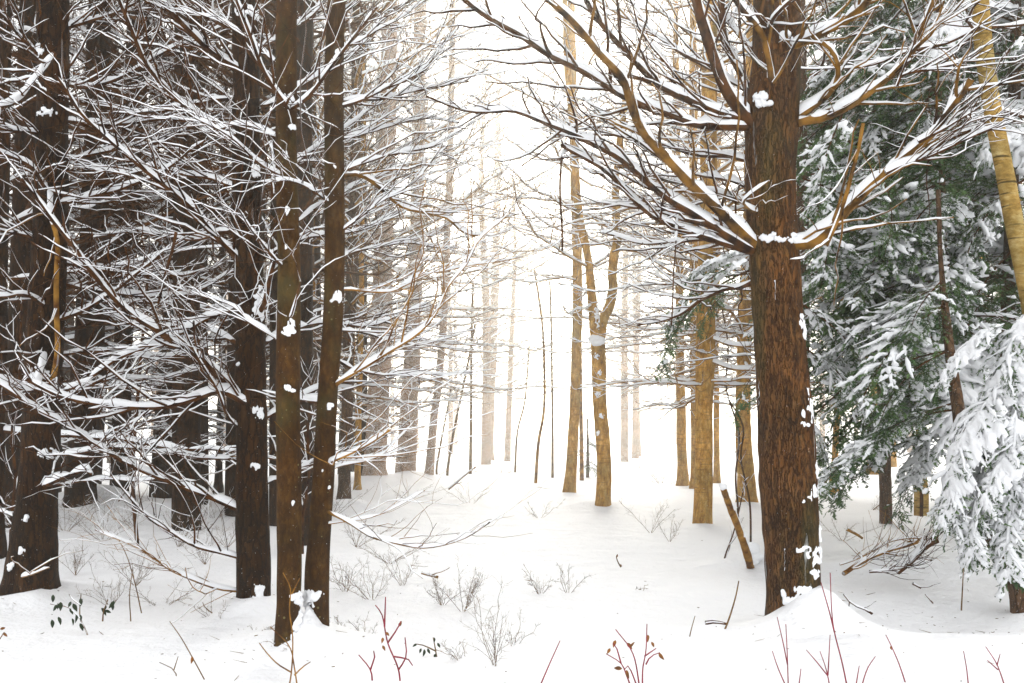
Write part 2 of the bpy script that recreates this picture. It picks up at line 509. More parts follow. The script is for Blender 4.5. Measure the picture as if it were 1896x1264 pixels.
def snow_lumps(name, parent, items, seed=0, hi=False):
    """items: world (x,y,z,rx,ry,rz)"""
    mb = MB(); pl = np.array(parent_world(parent))
    for k, it in enumerate(items):
        lump(mb, np.array(it[:3]) - pl, it[3:6], seed + k, hi)
    return obj(name, mb.mesh(name, M['snow']), parent)

def parent_world(p):
    v = Vector((0, 0, 0))
    while p is not None:
        v = v + p.location; p = p.parent
    return v

# ------------------------------------------------------------------ trunks
def trunk(root, rows, d, mat, top=9.0, flare=.35, sides=28, spacing=.07, rough=.05, name='trunk', seed=1, knots=True, lean_top=(0, 0), rtop=.02):
    """rows: (px, py, width_px) from the base up, at distance d (number or list). Returns the world path (x,y,z,r)"""
    ctrl = []
    for i, (px, py, w) in enumerate(rows):
        dd = d[i] if isinstance(d, (list, tuple)) else d
        p = W(px, py, dd)
        ctrl.append([*p, w / F * dd / 2])
    ctrl = np.array(ctrl)
    if ctrl[-1, 2] < top:
        a, b = ctrl[-2], ctrl[-1]
        sl = (b[:2] - a[:2]) / max(b[2] - a[2], .1) * .5
        dz = top - b[2]
        r1 = max(rtop, b[3] * .3)
        ctrl = np.vstack([ctrl, [b[0] + sl[0] * dz * .5 + lean_top[0] * .4, b[1] + sl[1] * dz * .5 + lean_top[1] * .4, b[2] + dz * .5, (b[3] + r1) / 2],
                          [b[0] + sl[0] * dz + lean_top[0], b[1] + sl[1] * dz + lean_top[1], top, r1]])
    base = ctrl[0].copy()
    C = resample(np.vstack([[base[0], base[1], base[2] - .35, base[3] * 1.0], ctrl]), spacing)
    P, R = C[:, :3].copy(), C[:, 3].copy()
    hgt = P[:, 2] - base[2]
    R *= 1 + flare * np.exp(-np.maximum(hgt, 0) / .16)
    P[:, 0] += .012 * vnoise(P, .6, seed); P[:, 1] += .012 * vnoise(P, .6, seed + 9)
    T, S, U = frames(P[None]); S, U = S[0], U[0]
    th = np.arange(sides) * 2 * math.pi / sides
    dirs = np.cos(th)[None, :, None] * S[:, None] + np.sin(th)[None, :, None] * U[:, None]
    V = P[:, None] + R[:, None, None] * dirs
    amp = rough * (vnoise(V, .11, seed) + .5 * vnoise(V * np.array([1, 1, .35]), .035, seed + 2)) + .05 * vnoise(V * np.array([1, 1, .4]), .4, seed + 3)
    # buttresses at the foot
    amp += flare * .55 * np.exp(-np.maximum(hgt, 0) / .13)[:, None] * np.sin(th * 4 + seed)[None]
    V = V + dirs * (R[:, None] * amp)[..., None]
    rl = np.array(root.location)
    mb = MB(); mb.add(V - rl, tube_faces(1, len(P), sides))
    # closed top
    n0 = mb.n; mb.add((P[-1] - rl)[None]);
    last = (len(P) - 1) * sides
    mb.t.append(np.array([[last + j, last + (j + 1) % sides, n0] for j in range(sides)])); mb.tm.append(np.zeros(sides, int))
    o = obj(name, mb.mesh(name, mat), root)
    return np.column_stack([P, R]), o

def trunk_patch(root, path, d, spots, seed=0, thick=.02):
    """snow plastered on the bark: spots of (px, py, half width px, half height px)"""
    rl = np.array(root.location)
    for n, (px, py, hw, hh) in enumerate(spots):
        c = W(px, py, d); q = at_z(path, c[2]); R = q[3]
        ph0 = math.acos(max(-1, min(1, (c[0] - q[0]) / R)))
        da = hw / F * d / R / max(.35, math.sin(max(ph0, .25))) * 1.3; dz = hh / F * d * 1.3
        nu, nv = 34, 40
        u, v = np.meshgrid(np.linspace(-1.3, 1.3, nu), np.linspace(-1.3, 1.3, nv))
        z = c[2] + v * dz; ph = ph0 - u * da
        ax = np.array([np.interp(z, path[:, 2], path[:, j]) for j in range(4)])
        D = np.stack([np.cos(ph), -np.sin(ph), 0 * ph], -1)
        X = np.stack([ax[0], ax[1], z], -1) + D * ax[3][..., None]
        f = .74 - 1.3 * u ** 2 - 1.3 * v ** 2 + .7 * vnoise(X, .035, seed + n) + .9 * vnoise(X * np.array([1, 1, .5]), .012, seed + n + 3) + .5 * vnoise(X * np.array([1, 1, .4]), .02, seed)
        th = np.where(f > 0, np.minimum(1, f * 1.2) ** .7 * thick * .5 * (1 + .5 * vnoise(X, .02, seed + 5)), -.012)
        X = X + D * th[..., None]; X[..., 2] -= .3 * np.maximum(th, 0)
        i = np.arange(nv - 1)[:, None] * nu + np.arange(nu - 1)[None]
        qf = np.stack([i, i + 1, i + 1 + nu, i + nu], -1).reshape(-1, 4)
        qf = qf[(f.ravel()[qf] > 0).any(1)]
        if len(qf) < 4: continue
        mb = MB(); mb.add(X.reshape(-1, 3) - rl, qf)
        tag(obj('snow_patch', mb.mesh('snow_patch', M['snow']), root), kind='stuff')

def at_z(path, z):
    return np.array([np.interp(z, path[:, 2], path[:, j]) for j in range(4)])

def hero_limb(root, pts, d0, d1, w0, w1, rg, name='branch', bmat='limb_dark', snowk=1.0, **kw):
    """a limb traced along photo pixels from distance d0 to d1 and w0..w1 pixels thick"""
    n = len(pts); rl = np.array(root.location)
    seg = np.concatenate([[0], np.cumsum([math.dist(pts[i], pts[i + 1]) for i in range(n - 1)])]); seg /= seg[-1]
    ctrl = []
    for (px, py), t in zip(pts, seg):
        dd = d0 + (d1 - d0) * t
        if t == 0 and 'd' in root and abs(root['d'] - d0) < .4: dd = root['d']
        ctrl.append([*(W(px, py, dd) - rl), (w0 + (w1 - w0) * t) / F * dd / 2])
    bark, sn = grow(ctrl, rg, snow=snowk, **kw)
    o = obj(name, bark.mesh(name, M[bmat]), root)
    s = obj('snow_layer', sn.mesh('snow_layer', M['snow']), o)
    return o

# ------------------------------------------------------------------ shared limbs (world-size, pointing +X)
def make_limb(seed, L, elev, droop=0., r0=.016, n2=14, n3=3, n4=0, l2=.55, fine=True, fat=1.0):
    rg = np.random.default_rng(seed)
    e = math.radians(elev)
    ctrl = []
    yaw = 0.
    p = np.zeros(3)
    nseg = 6
    for i in range(nseg + 1):
        t = i / nseg
        ctrl.append([*p, (r0 * (1 - .8 * t) + .002) * fat])
        a = e + droop * (t - .4) + rg.normal(0, .10)
        yaw += rg.normal(0, .14)
        p = p + np.array([math.cos(a) * math.cos(yaw), math.cos(a) * math.sin(yaw), math.sin(a)]) * L / nseg
    ctrl[0][0] = -.05
    bark, sn = grow(ctrl, rg, n2=n2, l2=(L * .14, L * l2), n3=n3, l3=(.14, .42), n4=n4, bare3=.88, spacing=.09, sides=5, fine=fine, t0=.12, up=.18, gap=.10)
    return bark.mesh('branch', M['limb_dark']), sn.mesh('snow_layer', M['snow'])

LIMBS = {}
sd = 100
for cls, elev, droop in (('low', -4, .25), ('mid', 14, .15), ('up', 34, .0), ('steep', 52, -.1)):
    for k in range(5):
        L = [2.0, 2.6, 3.2, 1.5, 2.3][k]
        LIMBS.setdefault(cls, []).append((L, *make_limb(sd, L, elev + (k - 2) * 3, droop, r0=.010 + .004 * L, n2=5 + int(L * 2.4))))
        sd += 1

def put_limb(root, at, yaw, cls, scale, rg, bmat=None, snow=True):
    L, bm, sm = LIMBS[cls][rg.integers(0, len(LIMBS[cls]))]
    o = obj('branch', bm, root, Vector(at) - root.location)
    o.rotation_euler = (0, 0, yaw)
    o.scale = (scale,) * 3
    if bmat:
        o.material_slots[0].link = 'OBJECT'; o.material_slots[0].material = M[bmat]
    if snow:
        obj('snow_layer', sm, o)
    return o

def whorls(root, path, z0, z1, step, per, rg, bmat=None, scale=1.0, yaw_pref=None, yaw_w=math.pi, classes=('low', 'mid', 'up')):
    z = z0
    zt = path[-1, 2]
    while z < min(z1, zt - .2):
        q = at_z(path, z)
        n = rg.integers(max(1, per - 1), per + 2)
        a0 = rg.uniform(0, 6.28)
        for k in range(n):
            if yaw_pref is None: yaw = a0 + k * 6.283 / n + rg.normal(0, .25)
            else: yaw = yaw_pref + rg.uniform(-yaw_w, yaw_w)
            t = (z - z0) / max(z1 - z0, .1)
            ci = min(len(classes) - 1, int(t * len(classes) + rg.uniform(-.6, .8)))
            ci = max(0, ci)
            s = scale * rg.uniform(.7, 1.15) * (1.0 if z < zt * .6 else max(.35, (zt - z) / (zt * .4)))
            put_limb(root, (q[0], q[1], z + rg.normal(0, .03)), yaw, classes[ci], s, rg, bmat)
        z += step * rg.uniform(.75, 1.3)

def ground_at(px, d): 
    x = pxx(px, d); return (x, d, float(gz(x, d)))

# ------------------------------------------------------------------ the big tree right of the path
rg = np.random.default_rng(21)
def bare_tree(rows, d, mat, label, cat="tree", name="bare_tree", group=None, **kw):
    dd = d[0] if isinstance(d, (list, tuple)) else d
    p = W(rows[0][0], rows[0][1], dd)
    root = thing(name, p, label, cat, group)
    root['d'] = float(dd)
    path, tr = trunk(root, rows, d, M[mat], **kw)
    return root, path, tr

big, bigp, big_tr = bare_tree([(1468, 1135, 92), (1466, 1060, 96), (1462, 950, 104), (1456, 820, 104), (1446, 690, 96), (1438, 560, 92), (1434, 450, 92),
                  (1428, 330, 92), (1428, 215, 98), (1438, 110, 88), (1440, 0, 84)], 6.5, 'red',
                 "thickest red-brown tree right of the path, long snowy limbs, snow bank at its foot", name="maple_tree", top=8.5, sides=64, spacing=.03, rough=.035, flare=.14, seed=3)
D = 6.5
def L5(pts, d1, w0, w1, **kw):
    a = dict(n2=12, l2=(.35, 1.1), n3=2, l3=(.15, .45), bmat='limb_gold', up=.04, snowk=1.0, bare3=.6)
    a.update(kw)
    return hero_limb(big, pts, a.pop('d0', D - .02), d1, w0, w1, rg, **a)
L5([(1420, 468), (1383, 440), (1340, 395), (1285, 345), (1252, 312), (1215, 275), (1190, 245), (1172, 200), (1150, 140), (1100, 80), (1060, 40), (1010, -5), (960, -60)], 5.5, 21, 12, n2=16)
L5([(1415, 470), (1383, 463), (1330, 445), (1230, 412), (1190, 385), (1150, 345), (1110, 310), (1065, 284), (1038, 268)], 6.3, 15, 7, n2=15, bmat='limb_dark')
L5([(1420, 475), (1370, 450), (1300, 405), (1240, 368), (1195, 335), (1140, 290), (1080, 256), (1025, 235), (960, 212), (900, 207), (830, 192), (790, 180)], 5.9, 20, 4, n2=24, bmat='limb_dark')
L5([(1410, 240), (1381, 235), (1285, 228), (1214, 205), (1153, 177), (1128, 162), (1075, 125), (1016, 101), (960, 62), (900, 28), (860, -5), (800, -60)], 5.6, 17, 9, n2=22, bmat='limb_dark')
L5([(1410, 225), (1371, 220), (1305, 197), (1244, 167), (1214, 147), (1153, 91), (1118, 46), (1087, 5), (1060, -50)], 6.0, 17, 9, n2=18, bmat='limb_dark')
L5([(1410, 260), (1371, 203), (1340, 152), (1320, 101), (1305, 51), (1290, 0), (1270, -90)], 6.1, 27, 18, n2=10, bmat='limb_dark', rmax2=.009)
L5([(1420, 200), (1395, 185), (1365, 130), (1345, 80), (1338, 30), (1325, -60)], 6.9, 18, 12, n2=12, bmat='limb_dark')
L5([(1425, 215), (1428, 150), (1421, 100), (1406, 56), (1366, 5), (1340, -50)], 6.15, 12, 11, n2=6, d0=6.42)
L5([(1421, 60), (1440, 25), (1475, -10), (1510, -50)], 6.0, 8, 6, n2=6, d0=6.15, bmat='limb_dark')
L5([(1440, 120), (1467, 88), (1528, 56), (1583, 27), (1614, -5), (1650, -60)], 6.0, 20, 13, n2=14)
L5([(1450, 240), (1480, 226), (1543, 207), (1593, 182), (1644, 142), (1680, 106), (1705, 51), (1730, 0), (1745, -60)], 5.9, 18, 9, n2=11)
L5([(1644, 142), (1690, 95), (1730, 45), (1750, 0)], 5.9, 8, 5, n2=8, d0=6.0)
L5([(1465, 225), (1495, 205), (1530, 178), (1549, 140), (1545, 95), (1525, 76)], 6.2, 13, 8, n2=6, snowk=1.2, sk=1.2)
L5([(1430, 470), (1460, 452), (1495, 448), (1533, 425), (1573, 382), (1624, 334), (1664, 297), (1730, 238), (1766, 192), (1801, 142)], 5.7, 24, 12, n2=12)
L5([(1640, 320), (1675, 304), (1755, 270), (1826, 243), (1880, 225)], 5.8, 9, 4, n2=12, d0=6.0, bmat='limb_dark')
L5([(1700, 262), (1755, 232), (1815, 196)], 5.8, 8, 3, n2=8, d0=5.9, bmat='limb_dark')
L5([(1598, 228), (1583, 304), (1563, 375), (1530, 455)], 5.8, 7, 9, n2=3, d0=5.7, fine=False, bmat='limb_gold')
L5([(1660, 160), (1668, 140), (1700, 130), (1790, 112), (1810, 110)], 5.9, 7, 5, n2=12, bmat='limb_dark', d0=6.0)
L5([(1410, 395), (1375, 375), (1425, 335)], 5.9, 6, 3, n2=3, d0=6.2)
L5([(1056, 276), (1043, 284), (1040, 305), (1036, 350), (1038, 400), (1041, 466)], 6.25, 5, 4, d0=6.3, n2=2, fine=False, bmat='limb_dark')
L5([(1254, 395), (1252, 450), (1250, 520), (1246, 600)], 6.3, 3, 2.5, d0=6.3, n2=1, fine=False, bmat='limb_dark')
for pts, d1 in (([(1400, 300), (1310, 285), (1200, 262), (1100, 245), (1010, 255)], 7.6), ([(1400, 180), (1300, 120), (1210, 60), (1150, -20)], 7.8),
                ([(1400, 100), (1330, 10), (1290, -70)], 7.4), ([(1400, 350), (1330, 330), (1240, 300), (1150, 240), (1080, 180)], 7.7),
                
                ([(1400, 520), (1320, 545), (1240, 590), (1180, 600)], 7.8), ([(1400, 410), (1300, 440), (1200, 450), (1110, 430)], 8.0)):
    L5(pts, d1, 10, 4, n2=14, d0=6.6, bmat='limb_dark', l3=(.12, .3))
q = at_z(bigp, 4.9)
for z in np.arange(4.7, 8.0, .42):
    q = at_z(bigp, z)
    for k in range(3): put_limb(big, (q[0], q[1], z), rg.uniform(0, 6.28), ['up', 'steep', 'mid'][rg.integers(0, 3)], rg.uniform(.7, 1.1), rg)
def snow_at(px, py, d, rx, ry, rz): return (*W(px, py, d), rx, ry * .8, rz * .8)
trunk_patch(big, bigp, D, [(1490, 758, 10, 22), (1480, 785, 8, 7), (1474, 768, 4, 10), (1486, 725, 5, 7)], 1, .013)
trunk_patch(big, bigp, D, [(1486, 914, 14, 8), (1500, 905, 10, 12), (1506, 868, 4, 14), (1470, 922, 5, 5)], 11, .017)
trunk_patch(big, bigp, D, [(1470, 1010, 12, 6), (1488, 1018, 12, 9), (1504, 1024, 12, 16), (1510, 985, 5, 14), (1496, 1052, 12, 10), (1474, 1084, 14, 10), (1452, 1104, 12, 9), (1440, 1095, 4, 12)], 21, .028)
trunk_patch(big, bigp, D, [(1481, 605, 7, 11), (1486, 622, 5, 8), (1478, 590, 4, 6)], 31, .02)
trunk_patch(big, bigp, D, [(1412, 446, 18, 7), (1434, 450, 12, 6), (1462, 446, 14, 8), (1398, 190, 9, 12), (1406, 205, 10, 6), (1442, 80, 14, 9), (1458, 90, 8, 7)], 101, .045)
for px, y0, y1 in ((1402, 690, 750), (1424, 525, 570), (1400, 830, 860), (1441, 1010, 1050), (1450, 640, 650)):
    mb = MB(); n = 12; rl = np.array(big.location)
    P = np.stack([W(px + rg.normal(0, .5), y, D) for y in np.linspace(y0, y1, n)])
    ax = np.array([np.interp(P[:, 2], bigp[:, 2], bigp[:, j]) for j in range(4)]).T
    dx = P[:, 0] - ax[:, 0]; P[:, 1] = ax[:, 1] - np.sqrt(np.maximum((ax[:, 3] * 1.01) ** 2 - dx ** 2, 1e-4))
    tubes(mb, P - rl, np.interp(np.arange(n), [0, n - 1], [.0035, .0012]) * rg.choice([.15, .5, 1.3], n), 5)
    obj('resin_streak', mb.mesh('resin_streak', M['snow']), big)

# ------------------------------------------------------------------ the near trees on the left
rg = np.random.default_rng(33)
def HL(root, pts, d0, d1, w0, w1, **kw):
    a = dict(n2=12, l2=(.3, 1.1), n3=3, l3=(.16, .5), bmat='limb_dark', up=.10)
    a.update(kw)
    return hero_limb(root, pts, d0, d1, w0, w1, rg, **a)

t2, t2p, t2tr = bare_tree([(470, 1138, 60), (468, 1060, 62), (466, 900, 57), (466, 760, 55), (464, 600, 53), (460, 450, 52), (458, 300, 51), (456, 150, 48), (452, 0, 46)], 6.9,
              'pine', "dark furrowed tree just left of the slim pair, with long snowy limbs reaching down-left", name="pine_tree", top=8.8, sides=48, spacing=.04, flare=.18, seed=12)
HL(t2, [(470, 775), (433, 722), (357, 655), (305, 625), (243, 582), (172, 511), (137, 460), (96, 405), (60, 354), (40, 329)], 6.9, 6.0, 14, 5, n2=24, d0_=0) if False else None
HL(t2, [(475, 770), (433, 722), (357, 655), (305, 625), (243, 582), (172, 511), (137, 460), (96, 405), (60, 354), (40, 329)], 6.9, 6.0, 15, 6, n2=24)
HL(t2, [(465, 500), (450, 486), (359, 390), (263, 309), (202, 253), (157, 213), (127, 177), (100, 140)], 6.9, 6.0, 13, 5, n2=20)
HL(t2, [(460, 272), (445, 258), (380, 218), (334, 187), (283, 132), (253, 81), (218, 0), (200, -50)], 6.9, 6.1, 11, 6, n2=18)
HL(t2, [(462, 145), (455, 134), (405, 106), (354, 61), (324, 30), (294, 0), (250, -60)], 6.9, 6.2, 13, 8, n2=15)
HL(t2, [(490, 770), (479, 762), (433, 732), (402, 724), (357, 737), (296, 750), (204, 747), (117, 732), (51, 704)], 6.9, 6.1, 15, 8, n2=17)
HL(t2, [(465, 955), (448, 946), (382, 915), (326, 895), (265, 870), (204, 844), (153, 808), (102, 773), (61, 752), (0, 712), (-40, 690)], 6.9, 6.2, 12, 6, n2=18)
HL(t2, [(460, 1036), (443, 1033), (402, 1022), (357, 1010), (316, 987), (275, 961), (239, 915), (204, 875)], 6.9, 6.4, 9, 3, n2=12)
HL(t2, [(460, 1098), (448, 1094), (408, 1089), (357, 1073), (306, 1053), (245, 1012), (173, 977)], 6.9, 6.3, 8, 2, n2=10, bmat='limb_tan')
HL(t2, [(460, 560), (440, 567), (380, 590), (329, 622), (285, 640), (229, 658), (178, 691), (117, 722)], 6.9, 6.5, 9, 8, n2=14)
HL(t2, [(470, 300), (500, 262), (505, 340), (500, 395)], 6.5, 6.4, 7, 4, n2=3, fine=False)
HL(t2, [(470, 590), (492, 560), (500, 520), (515, 470)], 6.9, 6.5, 12, 6, n2=4, snowk=1.5)
HL(t2, [(462, 800), (430, 780), (400, 720), (370, 670), (345, 620), (330, 580)], 6.9, 6.3, 6, 3, n2=8)
HL(t2, [(326, 430), (318, 470), (300, 520), (290, 562)], 6.5, 6.5, 6, 5, n2=1, fine=False)
for pts, d1 in (([(450, 350), (380, 330), (300, 310), (200, 320), (120, 300)], 7.6), ([(450, 420), (360, 440), (260, 425), (170, 440)], 7.9), ([(450, 180), (370, 190), (280, 210), (180, 190)], 7.7),
                ([(450, 640), (360, 600), (270, 610), (190, 570)], 8.0), ([(480, 330), (560, 290), (640, 240), (700, 180)], 8.1), ([(480, 480), (570, 440), (680, 420), (760, 380)], 8.3),
                ([(480, 200), (570, 150), (660, 90), (720, 20)], 8.1), ([(480, 640), (580, 600), (690, 600), (790, 560)], 8.4), ([(450, 60), (370, 20), (300, -50)], 7.6),
                ([(480, 90), (560, 40), (620, -30)], 7.8), ([(480, 780), (560, 730), (650, 700), (740, 640)], 8.2), ([(480, 900), (570, 860), (660, 840), (720, 800)], 8.0)):
    HL(t2, pts, 6.95, d1, 9, 4, n2=16)
for z in np.arange(4.9, 8.4, .42):
    q = at_z(t2p, z)
    for k in range(3): put_limb(t2, (q[0], q[1], z), rg.uniform(0, 6.28), ['up', 'steep', 'mid'][rg.integers(0, 3)], rg.uniform(.7, 1.1), rg)
trunk_patch(t2, t2p, 6.9, [(484, 764, 8, 12), (485, 575, 8, 18), (486, 545, 6, 16), (478, 320, 5, 14), (487, 1095, 10, 16), (450, 30, 8, 10), (474, 30, 12, 10), (446, 675, 4, 4), (480, 860, 6, 8)], 51, .03)

t1, t1p, t1tr = bare_tree([(56, 1108, 92), (62, 1030, 84), (72, 900, 70), (78, 760, 66), (84, 600, 64), (90, 450, 62), (94, 300, 58), (97, 150, 55), (98, 0, 54)], 7.5,
              'pine', "thick dark furrowed tree at the left edge, its flared foot beside a leafy sprig", name="pine_tree", top=9.0, sides=56, spacing=.04, flare=.2, seed=17)
HL(t1, [(90, 840), (117, 839), (229, 829), (357, 844), (432, 849)], 7.4, 7.1, 8, 5, n2=14)
HL(t1, [(90, 640), (60, 720), (0, 700), (-40, 690)], 7.3, 6.6, 10, 8, n2=8)
HL(t1, [(80, 900), (92, 895), (153, 873), (170, 878)], 7.3, 7.0, 9, 6, n2=4, snowk=1.4)
HL(t1, [(95, 900), (180, 890), (260, 888), (300, 880)], 7.4, 7.1, 5, 3, n2=8)
HL(t1, [(30, 1072), (60, 1062), (91, 1052)], 7.2, 6.9, 5, 2, n2=2, fine=False, bmat='limb_tan')
HL(t1, [(90, 330), (95, 400), (108, 460), (105, 560), (108, 640), (98, 700)], 7.15, 7.15, 9, 11, n2=3, bmat='limb_tan', fine=False, snowk=.4)
HL(t1, [(90, 360), (60, 310), (20, 290), (-30, 270)], 7.2, 6.6, 9, 6, n2=10)
HL(t1, [(92, 570), (40, 545), (0, 550), (-40, 540)], 7.2, 6.8, 8, 6, n2=8)
HL(t1, [(100, 100), (60, 150), (20, 190), (-30, 200)], 6.9, 6.2, 12, 8, n2=12)
for pts, d1 in (([(100, 220), (200, 228), (320, 222), (420, 228)], 7.9), ([(100, 150), (180, 160), (300, 100), (420, 40)], 7.9), ([(100, 300), (200, 280), (300, 260), (400, 200)], 8.2),
                ([(90, 380), (180, 360), (280, 330), (380, 260)], 6.9), ([(90, 480), (190, 500), (300, 510), (400, 500)], 8.0), ([(90, 520), (200, 540), (330, 545), (440, 500)], 8.2),
                ([(90, 600), (180, 560), (260, 500), (330, 450)], 7.2), ([(90, 60), (160, 40), (260, 0)], 7.6), ([(90, 450), (30, 430), (-40, 420)], 7.2), ([(90, 250), (20, 240), (-40, 220)], 7.0),
                ([(90, 120), (30, 60), (-20, 0)], 7.1), ([(90, 660), (190, 650), (300, 660), (400, 640)], 8.2), ([(90, 740), (200, 700), (300, 700), (390, 670)], 8.3)):
    HL(t1, pts, 7.5, d1, 9, 4, n2=16)
for z in np.arange(5.1, 8.6, .42):
    q = at_z(t1p, z)
    for k in range(3): put_limb(t1, (q[0], q[1], z), rg.uniform(0, 6.28), ['up', 'steep', 'mid'][rg.integers(0, 3)], rg.uniform(.7, 1.1), rg)
trunk_patch(t1, t1p, 7.5, [(72, 705, 18, 18), (90, 688, 12, 16), (100, 838, 12, 10), (66, 958, 7, 9), (98, 215, 16, 8), (86, 100, 10, 12), (60, 1015, 6, 9), (40, 1040, 6, 8)], 71, .035)

t3, t3p, t3tr = bare_tree([(530, 1205, 42), (533, 1100, 43), (535, 950, 45), (534, 800, 45), (534, 650, 45), (533, 500, 42), (534, 350, 40), (532, 200, 39), (530, 80, 40), (530, 0, 38)], 5.7,
              'smooth', "slim smooth olive-brown tree, the left one of the pair sharing a snow clump", name="maple_tree", top=8.2, sides=40, spacing=.035, rough=.02, flare=.06, seed=23)
t4, t4p, t4tr = bare_tree([(592, 1185, 34), (588, 1090, 44), (592, 980, 40), (600, 850, 40), (608, 730, 38), (616, 600, 38), (619, 450, 37), (619, 300, 36), (620, 150, 36), (622, 0, 34)], 5.85,
              'smooth', "slim smooth olive-brown tree leaning rightward, the right one of the pair", name="maple_tree", top=8.2, sides=40, spacing=.035, rough=.02, flare=.08, seed=27)
HL(t3, [(535, 205), (526, 192), (500, 150), (481, 111), (460, 60), (430, -20)], 5.6, 5.2, 9, 6, n2=10)
HL(t3, [(535, 205), (557, 187), (590, 150), (622, 111), (660, 60), (700, 10)], 5.6, 5.2, 8, 4, n2=10)
HL(t3, [(535, 590), (545, 575), (560, 520)], 5.55, 5.5, 4, 2, n2=3, fine=False)
for pts, d1 in (([(530, 330), (480, 300), (420, 250), (360, 220)], 5.0), ([(530, 500), (480, 440), (440, 380)], 5.1), ([(535, 420), (600, 380), (680, 330), (760, 300)], 6.6), ([(530, 640), (470, 600), (410, 560), (330, 540)], 6.4),
                ([(530, 130), (470, 80), (400, 40), (330, 20)], 6.3), ([(535, 300), (610, 250), (690, 200)], 6.5), ([(530, 260), (450, 230), (370, 240)], 6.5)):
    HL(t3, pts, 5.7, d1, 6, 2.5, n2=12)
HL(t4, [(618, 715), (636, 702), (704, 661), (770, 618), (800, 587), (829, 532), (865, 486), (885, 446), (935, 400)], 5.8, 5.9, 9, 3, n2=18, bmat='limb_tan')
HL(t4, [(619, 330), (662, 324), (703, 349), (743, 385), (784, 395), (829, 405), (854, 425), (890, 433), (930, 405), (960, 395)], 5.8, 6.6, 10, 3, n2=18, bmat='limb_gold')
HL(t4, [(620, 330), (640, 315), (703, 289), (800, 270), (860, 235)], 5.8, 6.4, 7, 3, n2=14)
HL(t4, [(620, 200), (650, 190), (700, 170), (780, 130), (850, 50)], 5.8, 6.2, 8, 3, n2=16)
HL(t4, [(620, 195), (645, 185), (720, 180), (800, 160), (865, 150)], 5.8, 6.8, 8, 4, n2=14)
HL(t4, [(618, 545), (640, 535), (720, 540), (780, 510), (870, 490), (960, 475)], 5.8, 6.5, 6, 3, n2=14, bmat='limb_tan')
HL(t4, [(600, 945), (618, 952), (660, 975), (700, 995), (760, 1010), (805, 1009), (850, 995), (905, 965)], 5.8, 5.4, 8, 3, n2=7, n3=2, bmat='limb_gold', up=.1)
HL(t4, [(600, 970), (618, 968), (680, 958), (740, 935), (790, 905)], 5.8, 5.9, 4, 2, n2=5, n3=2, bmat='limb_tan')
HL(t4, [(600, 862), (622, 850), (670, 825), (722, 795)], 5.8, 5.6, 7, 4, n2=6, bmat='limb_tan')
HL(t4, [(600, 875), (630, 862), (700, 845), (740, 810), (770, 780)], 5.9, 6.2, 5, 2, n2=8, bmat='limb_tan')
HL(t4, [(620, 440), (640, 420), (700, 380), (760, 345), (830, 270)], 5.8, 6.1, 6, 2.5, n2=14)
HL(t4, [(612, 740), (575, 742), (545, 738)], 5.9, 6.4, 9, 6, n2=3, snowk=1.4)
for pts, d1 in (([(615, 100), (680, 60), (760, 20), (830, -40)], 6.5), ([(618, 480), (680, 460), (760, 450), (850, 460)], 7.0), ([(615, 610), (690, 620), (770, 640), (850, 620)], 7.0),
                ([(615, 380), (560, 340), (500, 330)], 5.3), ([(618, 260), (690, 240), (770, 220), (850, 225)], 7.0), ([(618, 30), (690, -10), (750, -60)], 6.2), ([(612, 660), (690, 690), (790, 695), (870, 690)], 7.2)):
    HL(t4, pts, 5.85, d1, 6, 2.5, n2=14)
for tt, pp in ((t3, t3p), (t4, t4p)):
    for z in np.arange(4.2, 7.8, .45):
        q = at_z(pp, z)
        for k in range(2): put_limb(tt, (q[0], q[1], z), rg.uniform(0, 6.28), ['up', 'steep'][rg.integers(0, 2)], rg.uniform(.55, .9), rg)
trunk_patch(t3, t3p, 5.7, [(543, 610, 9, 13), (547, 598, 5, 9), (537, 618, 8, 4), (538, 718, 8, 6), (546, 722, 6, 4), (541, 186, 8, 8), (546, 930, 4, 5), (535, 290, 3, 9), (537, 395, 4, 8), (534, 460, 3, 5), (544, 238, 5, 5)], 41, .016)
trunk_patch(t4, t4p, 5.85, [(627, 556, 11, 8), (632, 546, 6, 9), (615, 752, 6, 6), (627, 100, 6, 8), (603, 1003, 5, 5), (612, 900, 3, 4), (624, 315, 4, 6), (600, 870, 3, 3)], 61, .016)
trunk_patch(t4, t4p, 5.85, [(580, 1100, 16, 11), (574, 1112, 10, 18), (578, 1140, 9, 20), (584, 1165, 10, 16), (592, 1180, 12, 8)], 81, .055)
trunk_patch(t3, t3p, 5.7, [(553, 1108, 7, 12), (554, 1150, 6, 22), (550, 1180, 8, 12)], 87, .05)

# ------------------------------------------------------------------ forest behind on the left (traced trunks)
rg = np.random.default_rng(55)
def mid_tree(rows, d, mat, label, z0=1.0, z1=8, step=.42, per=3, top=10., scale=1.0, cat="tree", name="bare_tree", sides=20, bmat=None, **kw):
    wk = {k: kw.pop(k) for k in ('yaw_pref', 'yaw_w', 'classes') if k in kw}
    root, path, tr = bare_tree(rows, d, mat, label, cat, name, top=top, sides=sides, spacing=.12, seed=int(rows[0][0]) % 97, **kw)
    whorls(root, path, z0, z1, step, per, rg, bmat, scale, **wk)
    return root, path, tr

